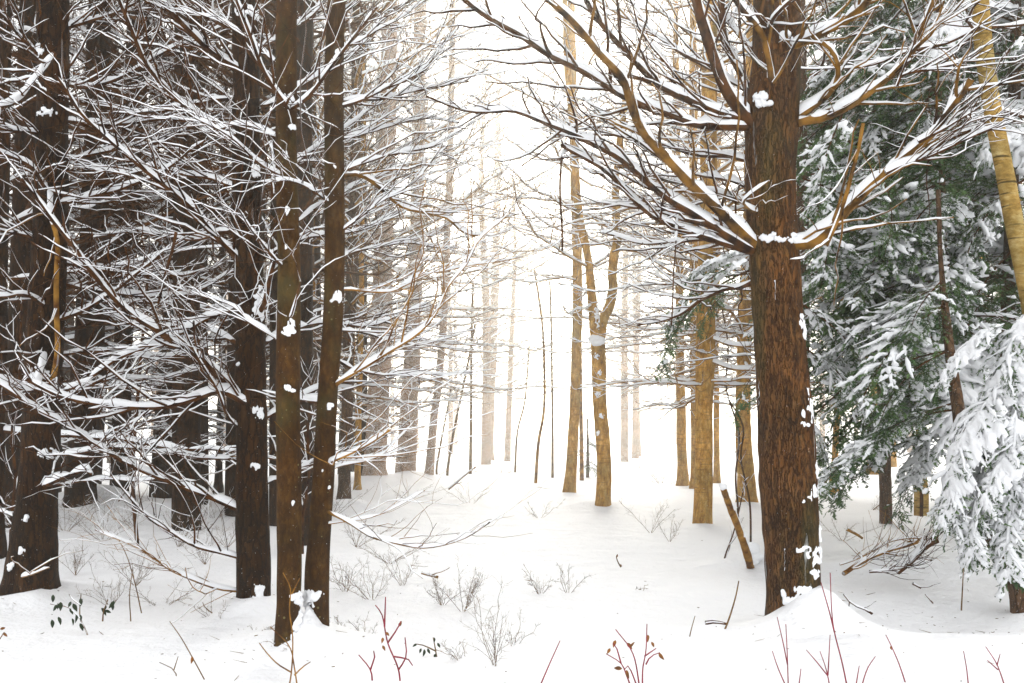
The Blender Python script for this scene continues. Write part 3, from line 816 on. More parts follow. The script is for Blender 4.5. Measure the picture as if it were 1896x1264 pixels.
m8 = mid_tree([(148, 948, 58), (152, 850, 54), (160, 700, 54), (170, 520, 50), (178, 300, 46), (184, 0, 40)], 14.5, 'pine', "broad dark tree behind the left edge tree, snow heaped against its left foot", z0=1.2, scale=1.35, top=12, flare=.15, per=2)
m9 = mid_tree([(220, 930, 34), (224, 800, 32), (228, 650, 34), (234, 500, 36), (245, 300, 36), (262, 0, 34)], 15.5, 'pine', "dark tree second beyond the left edge tree, with a snow ledge where its trunk widens", z0=1.3, scale=1.3, top=12.5, flare=.15, per=2)
m10 = mid_tree([(290, 938, 27), (298, 800, 27), (310, 650, 28), (320, 500, 28), (333, 250, 26), (346, 0, 24)], 16.5, 'pine', "slightly rightward leaning dark tree between the wide dark ones and the furrowed tree", z0=1.2, scale=1.3, top=12.5, flare=.15, per=2)
m11 = mid_tree([(342, 892, 18), (348, 750, 17), (352, 600, 17), (356, 300, 16), (360, 0, 15)], 21, 'pine', "slender dark distant tree seen just left of the furrowed tree", z0=1.2, scale=1.4, top=13, per=2)
m12 = mid_tree([(-10, 1010, 30), (-6, 850, 28), (0, 600, 26), (5, 300, 24), (8, 0, 22)], 10, 'pine', "dark trunk half cut by the left border of the view", z0=.8, scale=1.1, top=10, per=2)
m13 = mid_tree([(636, 940, 24), (640, 800, 22), (648, 600, 22), (655, 400, 20), (660, 100, 18)], 16, 'grey', "greyish tree showing right behind the leaning one of the slim pair", z0=1.4, scale=1.2, top=12, step=.5, bmat='limb_tan')
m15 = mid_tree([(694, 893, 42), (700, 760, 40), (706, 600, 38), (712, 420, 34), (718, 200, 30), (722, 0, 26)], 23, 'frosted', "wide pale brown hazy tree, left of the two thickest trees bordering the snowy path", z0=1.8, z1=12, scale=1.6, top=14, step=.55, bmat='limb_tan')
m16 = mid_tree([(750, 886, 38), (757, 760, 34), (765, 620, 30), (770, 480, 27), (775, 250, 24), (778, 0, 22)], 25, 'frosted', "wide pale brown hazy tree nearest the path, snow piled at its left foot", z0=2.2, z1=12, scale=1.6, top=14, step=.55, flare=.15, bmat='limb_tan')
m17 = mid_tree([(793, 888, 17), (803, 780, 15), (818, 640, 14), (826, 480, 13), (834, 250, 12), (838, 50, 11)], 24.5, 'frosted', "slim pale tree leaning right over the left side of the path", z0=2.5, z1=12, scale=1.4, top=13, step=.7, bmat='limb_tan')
m14 = mid_tree([(662, 905, 12), (664, 760, 11), (668, 600, 10), (672, 300, 9)], 20, 'golden', "thin straight tan sapling between the greyish trees left of the path", z0=2, scale=1.0, top=9, step=.7, cat="sapling", name="sapling", sides=10)
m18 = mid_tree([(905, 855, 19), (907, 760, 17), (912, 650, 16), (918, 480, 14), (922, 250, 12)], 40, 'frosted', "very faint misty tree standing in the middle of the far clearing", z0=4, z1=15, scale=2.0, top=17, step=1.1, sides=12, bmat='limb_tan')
m19 = mid_tree([(585, 930, 20), (582, 800, 18), (578, 620, 18), (572, 400, 17), (566, 100, 15)], 16, 'grey', "brownish tree seen in the gap between the two slim trunks", z0=1.2, scale=1.3, top=12, bmat='limb_tan', per=2)
m20 = mid_tree([(405, 905, 14), (408, 760, 13), (412, 560, 13), (415, 300, 12)], 19, 'pine', "slim dark tree against the left flank of the furrowed tree", z0=1.2, scale=1.3, top=12, sides=12, per=2)
# centre and right of the path
c1 = mid_tree([(1054, 915, 22), (1060, 830, 20), (1066, 700, 18), (1069, 560, 18), (1067, 420, 18), (1062, 250, 17), (1058, 60, 15)], 18.8, 'golden', "straight slender golden trunk left of the forked one beside the open path", z0=3.4, z1=10, scale=1.0, top=11.5, step=.75, bmat='limb_tan', flare=.15)
c2root, c2p, c2tr = bare_tree([(1117, 945, 28), (1118, 880, 26), (1117, 820, 26), (1110, 740, 25), (1107, 640, 26), (1098, 570, 18), (1088, 480, 15), (1072, 390, 15), (1066, 300, 14), (1050, 100, 12)], 15.4, 'golden',
                   "pale golden crooked forked trunk capped with snow at its fork, right edge of the path", top=9.5, sides=24, spacing=.08, flare=.22, rough=.07, seed=41)
hero_limb(c2root, [(1108, 640), (1118, 590), (1130, 560), (1136, 500), (1142, 430), (1140, 350), (1150, 250), (1160, 150)], 15.4, 15.1, 20, 10, rg, bmat='golden', n2=7, l2=(.5, 1.4), sides=9, snowk=.5)
whorls(c2root, c2p, 3.2, 9, .7, 2, rg, 'limb_tan', 1.0)
snow_lumps('snow_patch', c2tr, [snow_at(1107, 630, 15.2, .13, .13, .09), snow_at(1100, 625, 15.2, .08, .1, .06)], 90, hi=True)
trunk_patch(c2root, c2p, 15.4, [(1108, 590, 6, 22), (1103, 660, 5, 5), (1110, 690, 4, 5), (1105, 730, 4, 5), (1113, 770, 4, 5), (1106, 800, 3, 5)], 91, .03)
c3 = mid_tree([(1264, 900, 20), (1262, 820, 18), (1261, 740, 17), (1259, 600, 15), (1256, 400, 14), (1252, 150, 12)], 21, 'golden', "golden trunk set back left of the ringed golden tree", z0=2.2, z1=11, scale=1.2, top=12, step=.5, bmat='limb_tan')
c4 = mid_tree([(1301, 972, 36), (1303, 880, 33), (1303, 770, 33), (1306, 640, 35), (1309, 480, 33), (1312, 300, 31), (1314, 100, 28), (1315, 0, 26)], 13.2, 'golden', "stout golden tree with dark branch rings, left of the big red-brown tree", z0=1.9, z1=9.5, scale=1.15, top=11, step=.42, per=4, bmat='limb_tan', flare=.06)
c4b = mid_tree([(1289, 905, 20), (1288, 800, 18), (1286, 650, 18), (1284, 400, 16), (1283, 100, 14)], 20, 'golden', "brown trunk peeping out left behind the stout golden tree", z0=2.4, z1=11, scale=1.2, top=12, step=.55, bmat='limb_tan')
c4c = mid_tree([(1328, 890, 12), (1327, 780, 11), (1326, 620, 11), (1330, 300, 10)], 22, 'golden', "thin trunk peeping out right behind the stout golden tree", z0=2.4, z1=11, scale=1.2, top=12, step=.7, bmat='limb_tan', sides=12)
c5 = mid_tree([(1383, 932, 34), (1379, 850, 30), (1376, 740, 28), (1380, 600, 27), (1388, 400, 25), (1392, 100, 22)], 16.5, 'golden', "golden-brown tree standing closest on the left of the big red-brown trunk", z0=2.0, z1=10, scale=1.2, top=11.5, step=.48, bmat='limb_tan', flare=.18)
c6 = mid_tree([(1489, 930, 22), (1489, 700, 22), (1487, 500, 22), (1485, 250, 21), (1482, 0, 20)], 12.5, 'grey', "straight narrow grey trunk half hidden by the big red-brown tree", z0=2.2, z1=9.5, scale=1.1, top=11, step=.5)
c7 = mid_tree([(1545, 880, 12), (1553, 700, 12), (1560, 500, 12), (1568, 300, 12), (1580, 60, 10)], 18, 'golden', "thin golden leaning trunk visible behind the snowy curl of limb", z0=2, z1=10, scale=1.2, top=11.5, step=.6, bmat='limb_tan', sides=12)
c8 = mid_tree([(1705, 905, 17), (1703, 760, 17), (1698, 600, 18), (1690, 400, 23), (1680, 200, 22), (1674, 0, 20)], 13, 'birch', "yellow birch half veiled by hemlock boughs, left of the big yellow birch", z0=2.5, z1=9, scale=1.0, top=11, step=.8, name="birch_tree")
c9 = mid_tree([(1965, 1010, 40), (1945, 850, 38), (1925, 660, 35), (1898, 500, 34), (1876, 400, 33), (1850, 270, 32), (1828, 130, 32), (1814, 0, 31)], 7.9, 'birch', "big yellow birch with black bands leaning in at the upper right", z0=3.8, z1=7.5, scale=.8, top=9, step=.6, name="birch_tree", rough=.03, sides=32)

# thin wavy saplings in the haze and by the golden trees
def sapling(pts, d, w, label, mat='brown_stem', shoots=8, name="sapling", group=None, sl=(.15, .5)):
    root = thing(name, W(*pts[0], d), label, "sapling", group)
    ctrl = [[*(W(px, py, d) - np.array(root.location)), w / F * d / 2 * (1 - .4 * i / len(pts))] for i, (px, py) in enumerate(pts)]
    ctrl.insert(0, [ctrl[0][0], ctrl[0][1], ctrl[0][2] - .3, ctrl[0][3]])
    C = resample(ctrl, .08); b = MB(); tubes(b, C[:, :3], C[:, 3], 6)
    obj('stem', b.mesh('stem', M[mat]), root)
    b, s = MB(), MB()
    Q, R = offshoots(C[None, :, :3], C[None, :, 3], rg, shoots, ln=sl, N=7, up=.4, rad=.5, rmax=.008, t0=.2)
    tubes(b, Q, R, 4); snow_tubes(s, Q, R, rg, 4)
    Q, R = offshoots(Q, R, rg, 4, ln=(sl[0] * .5, sl[1] * .5), N=5, up=.4, rad=.6, rmax=.004, t0=.2)
    tubes(b, Q, R, 3); snow_tubes(s, Q, R, rg, 4)
    tw = obj('twigs', b.mesh('twigs', M[mat]), root)
    obj('snow_layer', s.mesh('snow_layer', M['snow']), tw)
    return root
sapling([(992, 890), (997, 820), (1007, 760), (1008, 690), (1004, 600), (990, 500)], 22, 6, "wavy thin yellowish sapling rising from the middle of the path", 'limb_tan')
sapling([(1023, 872), (1023, 780), (1022, 700), (1021, 620), (1018, 520)], 24, 5, "thin straight dark-green sapling left of the slender golden trunk", 'brown_stem')
sapling([(871, 868), (872, 780), (873, 640), (876, 520)], 26, 6, "thin upright sapling in the mist right of the leaning pale tree", 'brown_stem')
sapling([(829, 868), (840, 800), (862, 695), (880, 600)], 25, 5, "thin right-leaning sapling in the mist just right of the leaning pale tree", 'brown_stem')
sapling([(809, 862), (820, 800), (835, 720)], 26, 4, "short thin leaning sapling between the leaning pale tree and the mist", 'brown_stem')
sapling([(954, 868), (958, 800), (972, 740), (980, 640)], 27, 4, "very thin pale sapling left of the wavy yellowish one", 'brown_stem')
sapling([(1077, 872), (1076, 780), (1075, 700), (1074, 560)], 23, 8, "narrow golden stem close behind the slender golden trunk", 'limb_tan')
sapling([(1366, 935), (1362, 880), (1368, 800), (1345, 720), (1348, 640), (1335, 560)], 14, 4, "thin black crooked sapling between the golden tree and the leaning snag", 'limb_dark', shoots=3, sl=(.2, .5))
sapling([(1390, 1010), (1388, 930), (1372, 850), (1376, 790), (1350, 740)], 11, 4, "thin dark bent stem rising right behind the leaning snag", 'limb_dark', shoots=3, sl=(.15, .4))
sapling([(1340, 1040), (1360, 980), (1378, 900)], 9.6, 3, "short thin dark stem crossing low behind the snag", 'limb_dark', shoots=4)
sapling([(1706, 910), (1700, 870), (1690, 800)], 12, 7, "short dark sapling stem below the hemlock boughs right of the big trunk", 'limb_dark', shoots=5)
sapling([(255, 1020), (246, 900), (250, 800), (262, 650), (275, 500)], 11, 8, "thin dark sapling among the wide dark trees on the left", 'limb_dark', sl=(.3, .9))
sapling([(20, 980), (28, 880), (22, 800), (35, 700), (40, 560)], 9, 6, "thin dark bending stem beside the left edge tree", 'limb_dark', sl=(.3, .8))
sapling([(560, 960), (572, 880), (570, 800), (578, 700)], 8.5, 6, "dark crooked stem in the gap low between the slim pair", 'limb_dark', sl=(.2, .5))
sapling([(425, 880), (432, 800), (420, 720), (405, 660)], 17, 7, "crooked grey sapling close left of the furrowed tree", 'limb_tan', sl=(.4, 1.0))

# leaning broken snag, dark hole, fallen branches
sn = thing("broken_snag", W(1388, 1045, 9.3), "short snapped snag leaning left with snow along its upper side", "snag")
mb, ms = MB(), MB()
C = resample([[*(W(x, y, 9.3 - .25 * i) - np.array(sn.location)), w / F * 9.3 / 2] for i, (x, y, w) in enumerate([(1394, 1075, 15), (1386, 1035, 14), (1366, 975, 12), (1350, 935, 11), (1339, 904, 10)])], .04)
tubes(mb, C[:, :3], C[:, 3] * (1 + .1 * vnoise(C[:, :3], .07)), 14)
mb.add(C[-1:, :3] + np.array([[0, 0, .005]]), t=None)
mb.t.append(np.array([[(len(C) - 1) * 14 + j, (len(C) - 1) * 14 + (j + 1) % 14, mb.n - 1] for j in range(14)])); mb.tm.append(np.zeros(14, int))
o = obj('trunk', mb.mesh('trunk', M['limb_tan']), sn)
T_ = nrm(np.gradient(C[:, :3], axis=0)); n_ = nrm(Z - T_ * T_[:, 2:3])
tubes(ms, (C[:, :3] + n_ * (C[:, 3] * .95)[:, None])[5:], (C[:, 3] * (.75 + .3 * vnoise(C[:, :3], .06, 3)))[5:], 9)
for k in range(3):
    i = 6 + int(k * (len(C) - 7) / 3); c = C[i]
    lump(ms, c[:3] + np.array([.015, -.01, c[3] * .9]), (.032, .035, .028), k)
lump(ms, C[-1, :3] + np.array([.0, 0, .015]), (.035, .035, .035), 30)
for k, (x, y) in enumerate(((1392, 1040), (1400, 1030), (1395, 1015))): lump(ms, W(x, y, 9.25) - np.array(sn.location), (.07, .06, .06), 40 + k)
obj('snow_layer', ms.mesh('snow_layer', M['snow']), sn)

def loose_branch(pts, d, w0, w1, label, bmat='limb_dark', name="fallen_branch", n2=6, snow=.6, cat="branch", **kw):
    root = thing(name, W(*pts[0], d), label, cat)
    snow = snow * .6
    hero_limb(root, pts, d, kw.pop('d1', d), w0, w1, rg, bmat=bmat, n2=n2, n3=2, l2=kw.pop('l2', (.1, .3)), snowk=snow, **kw)
    return root
loose_branch([(1562, 1062), (1590, 1045), (1640, 1020), (1700, 1000)], 7.9, 8, 11, "longest bare tan branch of the brush pile right of the big tree", 'limb_tan', d1=8.4)
loose_branch([(1555, 1045), (1600, 1030), (1650, 1005), (1690, 998), (1720, 1000)], 8.3, 4, 4, "thin arching branch lying across the top of the brush pile", 'limb_tan')
loose_branch([(1610, 1058), (1650, 1055), (1690, 1048)], 7.8, 6, 7, "short thick stick at the bottom of the brush pile", 'limb_dark', n2=8)
loose_branch([(1660, 1058), (1690, 1035), (1710, 1015), (1735, 1000)], 8.0, 14, 16, "thickest dark stub end of the brush pile beneath the hemlock", 'limb_dark', n2=8)
loose_branch([(1580, 1050), (1620, 1035), (1680, 1030), (1725, 1040)], 8.15, 4, 3, "thin dark stick lying flat in the middle of the brush pile", 'limb_dark', n2=10)
loose_branch([(1568, 980), (1585, 988), (1598, 996)], 10.5, 6, 5, "short tan stick poking out of the snow behind the brush pile", 'limb_tan', n2=0, fine=False)
loose_branch([(1562, 1100), (1578, 1118), (1598, 1125), (1617, 1135)], 6.7, 3, 5, "small dark twig dropped on the snow bank right of the big tree", 'limb_dark', n2=2, fine=False)
loose_branch([(1690, 1080), (1705, 1088)], 7.6, 5, 4, "tiny dark twig lying in the shaded snow", 'limb_dark', n2=1, fine=False)
loose_branch([(1713, 1100), (1727, 1116)], 7.0, 2.5, 2.5, "tiny thin sloping twig in the shaded snow beneath the boughs", 'limb_dark', n2=0, fine=False)
loose_branch([(1306, 1153), (1318, 1151), (1332, 1152), (1346, 1155)], 6.35, 8, 5, "dark rotten log end half buried in snow in front of the big tree", 'limb_dark', name="buried_log", n2=0, fine=False, snow=0, cat="log")
loose_branch([(780, 1060), (795, 1064), (812, 1068)], 8.4, 5, 6, "small orange-brown broken stick above the wispy bush by the path", 'limb_gold', n2=1, fine=False)
loose_branch([(830, 905), (850, 890), (880, 865)], 17, 5, 3, "pale slanting dead twig standing on the path crest", 'limb_tan', n2=3)

# ------------------------------------------------------------------ hemlocks
def bough_mesh(seed, L=1.5, e0=5, droop=-.9, snow=.6, dens=1.0, lod=0):
    """a flat drooping hemlock bough along +X: wood, needles and the snow lying on it"""
    rg = np.random.default_rng(seed)
    mb, ms = MB(), MB()
    n = 14
    p = np.zeros(3); P = []; yaw = 0
    for i in range(n):
        P.append(p.copy()); t = i / (n - 1)
        a = math.radians(e0) + droop * t ** 1.3
        yaw += rg.normal(0, .05)
        p = p + np.array([math.cos(a) * math.cos(yaw), math.cos(a) * math.sin(yaw), math.sin(a)]) * L / (n - 1)
    P = np.array(P)[None]; R = (np.linspace(.013, .003, n) * L / 1.5)[None]
    tubes(mb, P, R, 5)
    k1 = int(L / (.055 if not lod else .10) * dens)
    Q, RQ = offshoots(P, R, rg, k1, a=(42, 62), ln=(.28 * L, .46 * L), N=8, up=-.32, rad=.4, rmax=.004, t0=.06, roll=10, wob=.02)
    tubes(mb, Q, RQ, 3)
    k2 = 8 if not lod else 4
    Q2, R2 = offshoots(Q, RQ, rg, k2, a=(38, 60), ln=(.07, .17) if not lod else (.12, .24), N=5, up=-.30, rad=.6, rmax=.002, t0=.08, roll=12, wob=.03)
    # needles: small leaf-sized blades in two ranks along every shoot
    for A, m in ((Q, 22 if not lod else 9), (Q2, 11 if not lod else 5)):
        K, N = A.shape[:2]
        t = (np.linspace(.04, 1, m)[None] + rg.random((K, m)) * .04).clip(0, .999)
        x = t * (N - 1); i = x.astype(int); f = (x - i)[..., None]; kk = np.arange(K)[:, None]
        c = A[kk, i] * (1 - f) + A[kk, i + 1] * f
        T = nrm(A[kk, i + 1] - A[kk, i]); S = nrm(np.cross(T, Z + 0 * T) + 1e-6); U = np.cross(S, T)
        sz = (.024 if not lod else .045)
        for sg in (-1, 1):
            D = nrm(T * .55 + S * sg + U * rg.normal(0, .35, (K, m, 1)))
            ln = sz * rg.uniform(.7, 1.25, (K, m, 1)) * (1.1 - .5 * t[..., None])
            wv = T * sz * .27
            a = c - wv; b = c + wv; e = c + D * ln
            V = np.stack([a, b, e], 2).reshape(-1, 3)
            mb.add(V, t=np.arange(len(V)).reshape(-1, 3), mat=1)
    # snow pads
    if snow > 0:
        m = rg.random(len(Q)) < snow
        def pad(A, w, h, s, keep):
            A = A[keep]
            K, N = A.shape[:2]
            if K == 0: return
            T = nrm(np.gradient(A, axis=1)); S = nrm(np.cross(T, Z + 0 * T) + 1e-6); U = np.cross(S, T)
            u = np.linspace(0, 1, N)
            prof = np.sin(np.pi * np.clip(u * .9 + .08, 0, 1)) ** .6
            nz = rg.uniform(.45, 1.25, (K, N)) * prof
            cut = rg.random((K, N)) < .15
            nz = np.where(cut, nz * .3, nz)
            th = np.arange(s) * 2 * math.pi / s
            cs, sn_ = np.cos(th), np.sin(th)
            wob = rg.uniform(.75, 1.25, (K, N, s))
            C = A + Z * .004
            V = C[:, :, None] + ((nz * w)[..., None] * cs * wob)[..., None] * S[:, :, None] + ((nz * h)[..., None] * np.where(sn_ > 0, sn_, sn_ * .25) * wob)[..., None] * (U * .6 + Z * .4)[:, :, None]
            ms.add(V, tube_faces(K, N, s))
        pad(Q, .030, .040, 7 if not lod else 5, m)
        m2 = (np.repeat(m, k2) & (rg.random(len(Q2)) < (.25 if snow > .8 else .5))) | (rg.random(len(Q2)) < snow * .15)
        pad(Q2, .017 if not lod else .03, .024 if not lod else .035, 6 if not lod else 4, m2)
        if snow > .25:
            heavy = snow > .8
            nt_, nl = int(L * 46), 22
            tt, ll = np.meshgrid(np.linspace(.02, .98, nt_), np.linspace(0, 1, nl))
            x = tt * (n - 1); i0 = np.clip(x.astype(int), 0, n - 2); f0 = (x - i0)[..., None]
            pc = P[0][i0] * (1 - f0) + P[0][i0 + 1] * f0
            T = nrm(P[0][i0 + 1] - P[0][i0]); S = nrm(np.cross(T, Z + 0 * T))
            for sg in (-1, 1):
                ln = .36 * L * (1.05 - .65 * tt) * (ll * 1.05)
                X = pc + (T * .60 + S * .78 * sg) * ln[..., None]; X[..., 2] -= .30 * ln * ll
                q3 = np.stack([tt * L / .075, ll * 1.6 + sg * 9, 0 * tt], -1)
                f = (.26 if heavy else -.18) - .55 * ll ** 3 + .75 * vnoise(q3, 1., seed) + .55 * vnoise(X, .11, seed + 2) + .3 * vnoise(X, .04, seed + 3) - .9 * (np.abs(tt - .5) * 2) ** 8
                th = np.where(f > 0, (1 - np.exp(-f * 2.2)) * .062 * (1 + .45 * vnoise(X, .07, seed + 5) + .2 * vnoise(X, .03, seed + 6)), -.012)
                X = X + np.array([0, 0, 1.]) * th[..., None]
                k_ = np.arange(nl - 1)[:, None] * nt_ + np.arange(nt_ - 1)[None]
                qf = np.stack([k_, k_ + 1, k_ + 1 + nt_, k_ + nt_], -1).reshape(-1, 4)
                qf = qf[(f.ravel()[qf] > 0).any(1)]
                ms.add(X.reshape(-1, 3), qf if sg < 0 else qf[:, ::-1])
        if snow > .3: pad(P, .028, .035, 7, np.array([True]))
        nb = int((6 if snow > .8 else 14 if snow > .3 else 10) * L)
        ks = rg.integers(0, len(Q), nb); ks = ks[m[ks] | (rg.random(nb) < .2)]
        for k in ks:
            c = Q[k, rg.integers(2, 8)] + np.array([0, 0, .012])
            r = rg.uniform(.026, .060)
            lump1(ms, c, (r * rg.uniform(.8, 1.4), r * rg.uniform(.8, 1.4), r * .62), int(rg.integers(0, 999)))
    return mb.mesh('bough', [M['limb_dark'], M['needle']]), ms.mesh('snow_layer', M['snow'])

BOUGH = {'green': [], 'half': [], 'heavy': []}
sd = 500
for cls, s in (('green', .06), ('half', .30), ('heavy', .90)):
    for k in range(4):
        BOUGH[cls].append(bough_mesh(sd, L=[1.1, 1.4, 1.7, 1.3][k], e0=[8, -5, 0, -20][k], droop=[-.8, -.9, -1.1, -.6][k], snow=s)); sd += 1

rgh = np.random.default_rng(77)
def put_bough(root, at, yaw, cls, scale, pitch=0.):
    bm, sm = BOUGH[cls][rgh.integers(0, 4)]
    o = obj('bough', bm, root, Vector(at) - root.location)
    o.rotation_euler = (rgh.normal(0, .12), -pitch, yaw); o.scale = (scale,) * 3
    obj('snow_layer', sm, o)
    return o

def hemlock(rows, d, label, z0, z1, step, per, scale, yaw_pref=None, yaw_w=math.pi, mix=(.3, .4, .3), top=8., **kw):
    root, path, tr = bare_tree(rows, d, 'grey', label, "hemlock", "hemlock_tree", top=top, sides=20, spacing=.1, seed=int(rows[0][0]) % 91, flare=.08)
    z = z0
    while z < z1:
        q = at_z(path, z); a0 = rgh.uniform(0, 6.28)
        for k in range(per):
            yaw = (a0 + k * 6.283 / per + rgh.normal(0, .3)) if yaw_pref is None else yaw_pref + rgh.uniform(-yaw_w, yaw_w)
            s = scale * rgh.uniform(.75, 1.2) * min(1., .35 + (top - z) / (top * .6))
            put_bough(root, (q[0], q[1], z + rgh.normal(0, .04)), yaw, ['green', 'half', 'heavy'][rgh.choice(3, p=mix)], s, rgh.normal(.0, .12))
        z += step * rgh.uniform(.7, 1.3)
    return root, path
PI = math.pi
# leaning near hemlock at the right border: heavily loaded
hA, hAp = hemlock([(1893, 1098, 42), (1866, 1050, 40), (1836, 980, 36), (1808, 900, 32), (1782, 800, 26), (1765, 700, 21), (1752, 580, 15), (1742, 480, 9)], [7.2, 7.25, 7.3, 7.5, 7.7, 7.9, 8.1, 8.3],
        "leaning hemlock at the right border, its low boughs bowed under heavy snow", 1.5, 2.7, .34, 2, .9, yaw_pref=math.pi, yaw_w=1.0, mix=(.35, .4, .25), top=3.3)
def bough_px(root, px, py, d, yaw_deg, cls, scale, pitch=0.):
    return put_bough(root, W(px, py, d), math.radians(yaw_deg), cls, scale, pitch)
for px, py, d, yw, cl, s, pt in (
        (1880, 640, 7.0, 185, 'heavy', .60, -.75), (1896, 700, 6.9, 200, 'heavy', .62, -.85), (1850, 720, 7.0, 190, 'heavy', .62, -.8), (1905, 800, 6.8, 190, 'heavy', .62, -.8),
        (1850, 850, 6.9, 195, 'heavy', .55, -.8), (1895, 880, 6.8, 210, 'heavy', .55, -.9), (1860, 600, 7.1, 175, 'heavy', .60, -.6), (1830, 780, 7.1, 215, 'heavy', .6, -.9),
        (1810, 880, 7.0, 190, 'heavy', .45, -.7), (1900, 580, 7.0, 200, 'heavy', .62, -.7), (1820, 930, 7.0, 200, 'heavy', .35, -.8),
        (1880, 760, 6.8, 250, 'heavy', .55, -.9), (1780, 905, 7.2, 200, 'half', .35, -.5)):
    bough_px(hA, px, py, d, yw, cl, s, pt)
# dense green hemlock right behind the big tree
hB, hBp = hemlock([(1777, 900, 13), (1768, 780, 13), (1756, 640, 12), (1748, 500, 12), (1742, 300, 11), (1738, 100, 10)], 9.9,
        "green hemlock filling the space right behind the big tree, dark slender trunk", 2.6, 6.6, .25, 3, 1.1, yaw_pref=math.pi, yaw_w=1.3, mix=(.65, .27, .08), top=7.4)
for px, py, yw, cl, s, pt in ((1750, 560, 182, 'green', 1.1, .0), (1750, 620, 178, 'green', 1.1, -.1), (1745, 680, 185, 'green', 1.15, -.05), (1750, 720, 190, 'green', 1.05, -.25), (1740, 500, 186, 'half', 1.05, .05),
                              (1735, 640, 195, 'half', 1.0, -.1), (1745, 760, 188, 'half', .95, -.15), (1735, 700, 205, 'heavy', .8, -.3), (1745, 590, 200, 'green', 1.0, -.05), (1740, 540, 172, 'green', 1.1, -.1),
                              (1740, 800, 182, 'half', .8, -.3), (1760, 690, 230, 'half', .8, -.2), (1750, 780, 215, 'heavy', .7, -.2), (1735, 470, 178, 'half', 1.0, .1), (1745, 440, 190, 'half', 1.0, .05),
                              (1745, 820, 200, 'green', .7, -.35), (1760, 640, 250, 'heavy', .9, -.2), (1760, 540, 235, 'half', 1.0, 0), (1765, 700, 320, 'half', .9, -.2), (1765, 600, 340, 'half', .9, -.1),
                              (1745, 650, 170, 'green', 1.15, -.2), (1745, 735, 172, 'green', 1.1, -.2)):
    bough_px(hB, px, py, 9.5 + rgh.uniform(-.4, .4), yw, cl, s, pt)
# hemlock whose trunk the big tree hides
hD, hDp = hemlock([(1462, 940, 18), (1455, 700, 18), (1448, 500, 17), (1446, 300, 16)], 9.2, "small hemlock hidden behind the big trunk, one snowy bough showing on its left", 3.4, 3.5, .5, 1, .5, top=5.2)
for px, py, yw, cl, s, pt in ((1395, 478, 184, 'half', .72, -.25), (1388, 500, 190, 'green', .72, -.42), (1372, 515, 178, 'green', .6, -.5), (1350, 540, 200, 'green', .45, -.7), (1392, 470, 176, 'heavy', .55, -.2), (1480, 480, 10, 'half', .62, -.3), (1390, 700, 190, 'green', .35, -.7),
                              (1480, 560, 350, 'half', .7, -.5), (1484, 420, 12, 'half', .8, -.1), (1480, 640, 355, 'half', .6, -.5), (1484, 760, 350, 'half', .5, -.6), (1520, 300, 200, 'half', .6, -.9), (1560, 210, 215, 'half', .7, -.9), (1570, 260, 330, 'green', .7, -.8), (1540, 380, 250, 'half', .6, -.9),
                              (1484, 380, 25, 'green', .8, -.3), (1486, 330, 5, 'half', .8, -.2)):
    bough_px(hD, px, py, 9.0 + rgh.uniform(-.3, .3), yw, cl, s, pt)
hE, hEp = hemlock([(1850, 960, 24), (1860, 700, 24), (1872, 400, 22), (1880, 100, 20)], 11.5, "snowy hemlock standing behind the big yellow birch", 2.2, 8.2, .30, 4, 1.25, mix=(.5, .32, .18), top=9.0)
hF, hFp = hemlock([(1640, 930, 22), (1636, 700, 22), (1630, 400, 20), (1626, 100, 18)], 13.5, "tall hemlock set back between the big tree and the yellow birches", 3.6, 9.4, .34, 4, 1.3, mix=(.5, .35, .15), top=10.2)
hG, hGp = hemlock([(1800, 940, 24), (1796, 700, 22), (1790, 400, 20), (1786, 100, 18)], 15.5, "tallest snowy hemlock farthest back at the right", 1.8, 10.5, .42, 4, 1.5, mix=(.3, .4, .3), top=11.2)
for px, py, d, yw, cl, s_, pt in ((1700, 30, 9.5, 190, 'half', .8, -.6), (1760, 20, 9.5, 230, 'heavy', .8, -.7), (1680, 150, 10, 180, 'half', .9, -.5), (1740, 120, 10, 200, 'green', .9, -.5),
                                 (1650, 60, 10.5, 170, 'green', .9, -.6), (1900, 60, 9.0, 180, 'half', .7, -.7), (1890, 200, 9.2, 200, 'heavy', .7, -.7), (1760, 330, 9.6, 185, 'green', 1.0, -.3),
                                 (1700, 380, 10, 180, 'green', 1.0, -.2), (1650, 420, 10.4, 175, 'green', .9, -.3), (1900, 330, 9.2, 190, 'half', .8, -.6), (1620, 250, 10.5, 190, 'half', .8, -.6)):
    bough_px(hE, px, py, d, yw, cl, s_, pt)
hH, hHp = hemlock([(1088, 882, 6), (1088, 860, 6), (1088, 840, 5)], 24, "little young hemlock between the slender and the forked golden trunks", .3, 1.2, .18, 3, .28, mix=(.7, .3, 0), top=1.5)

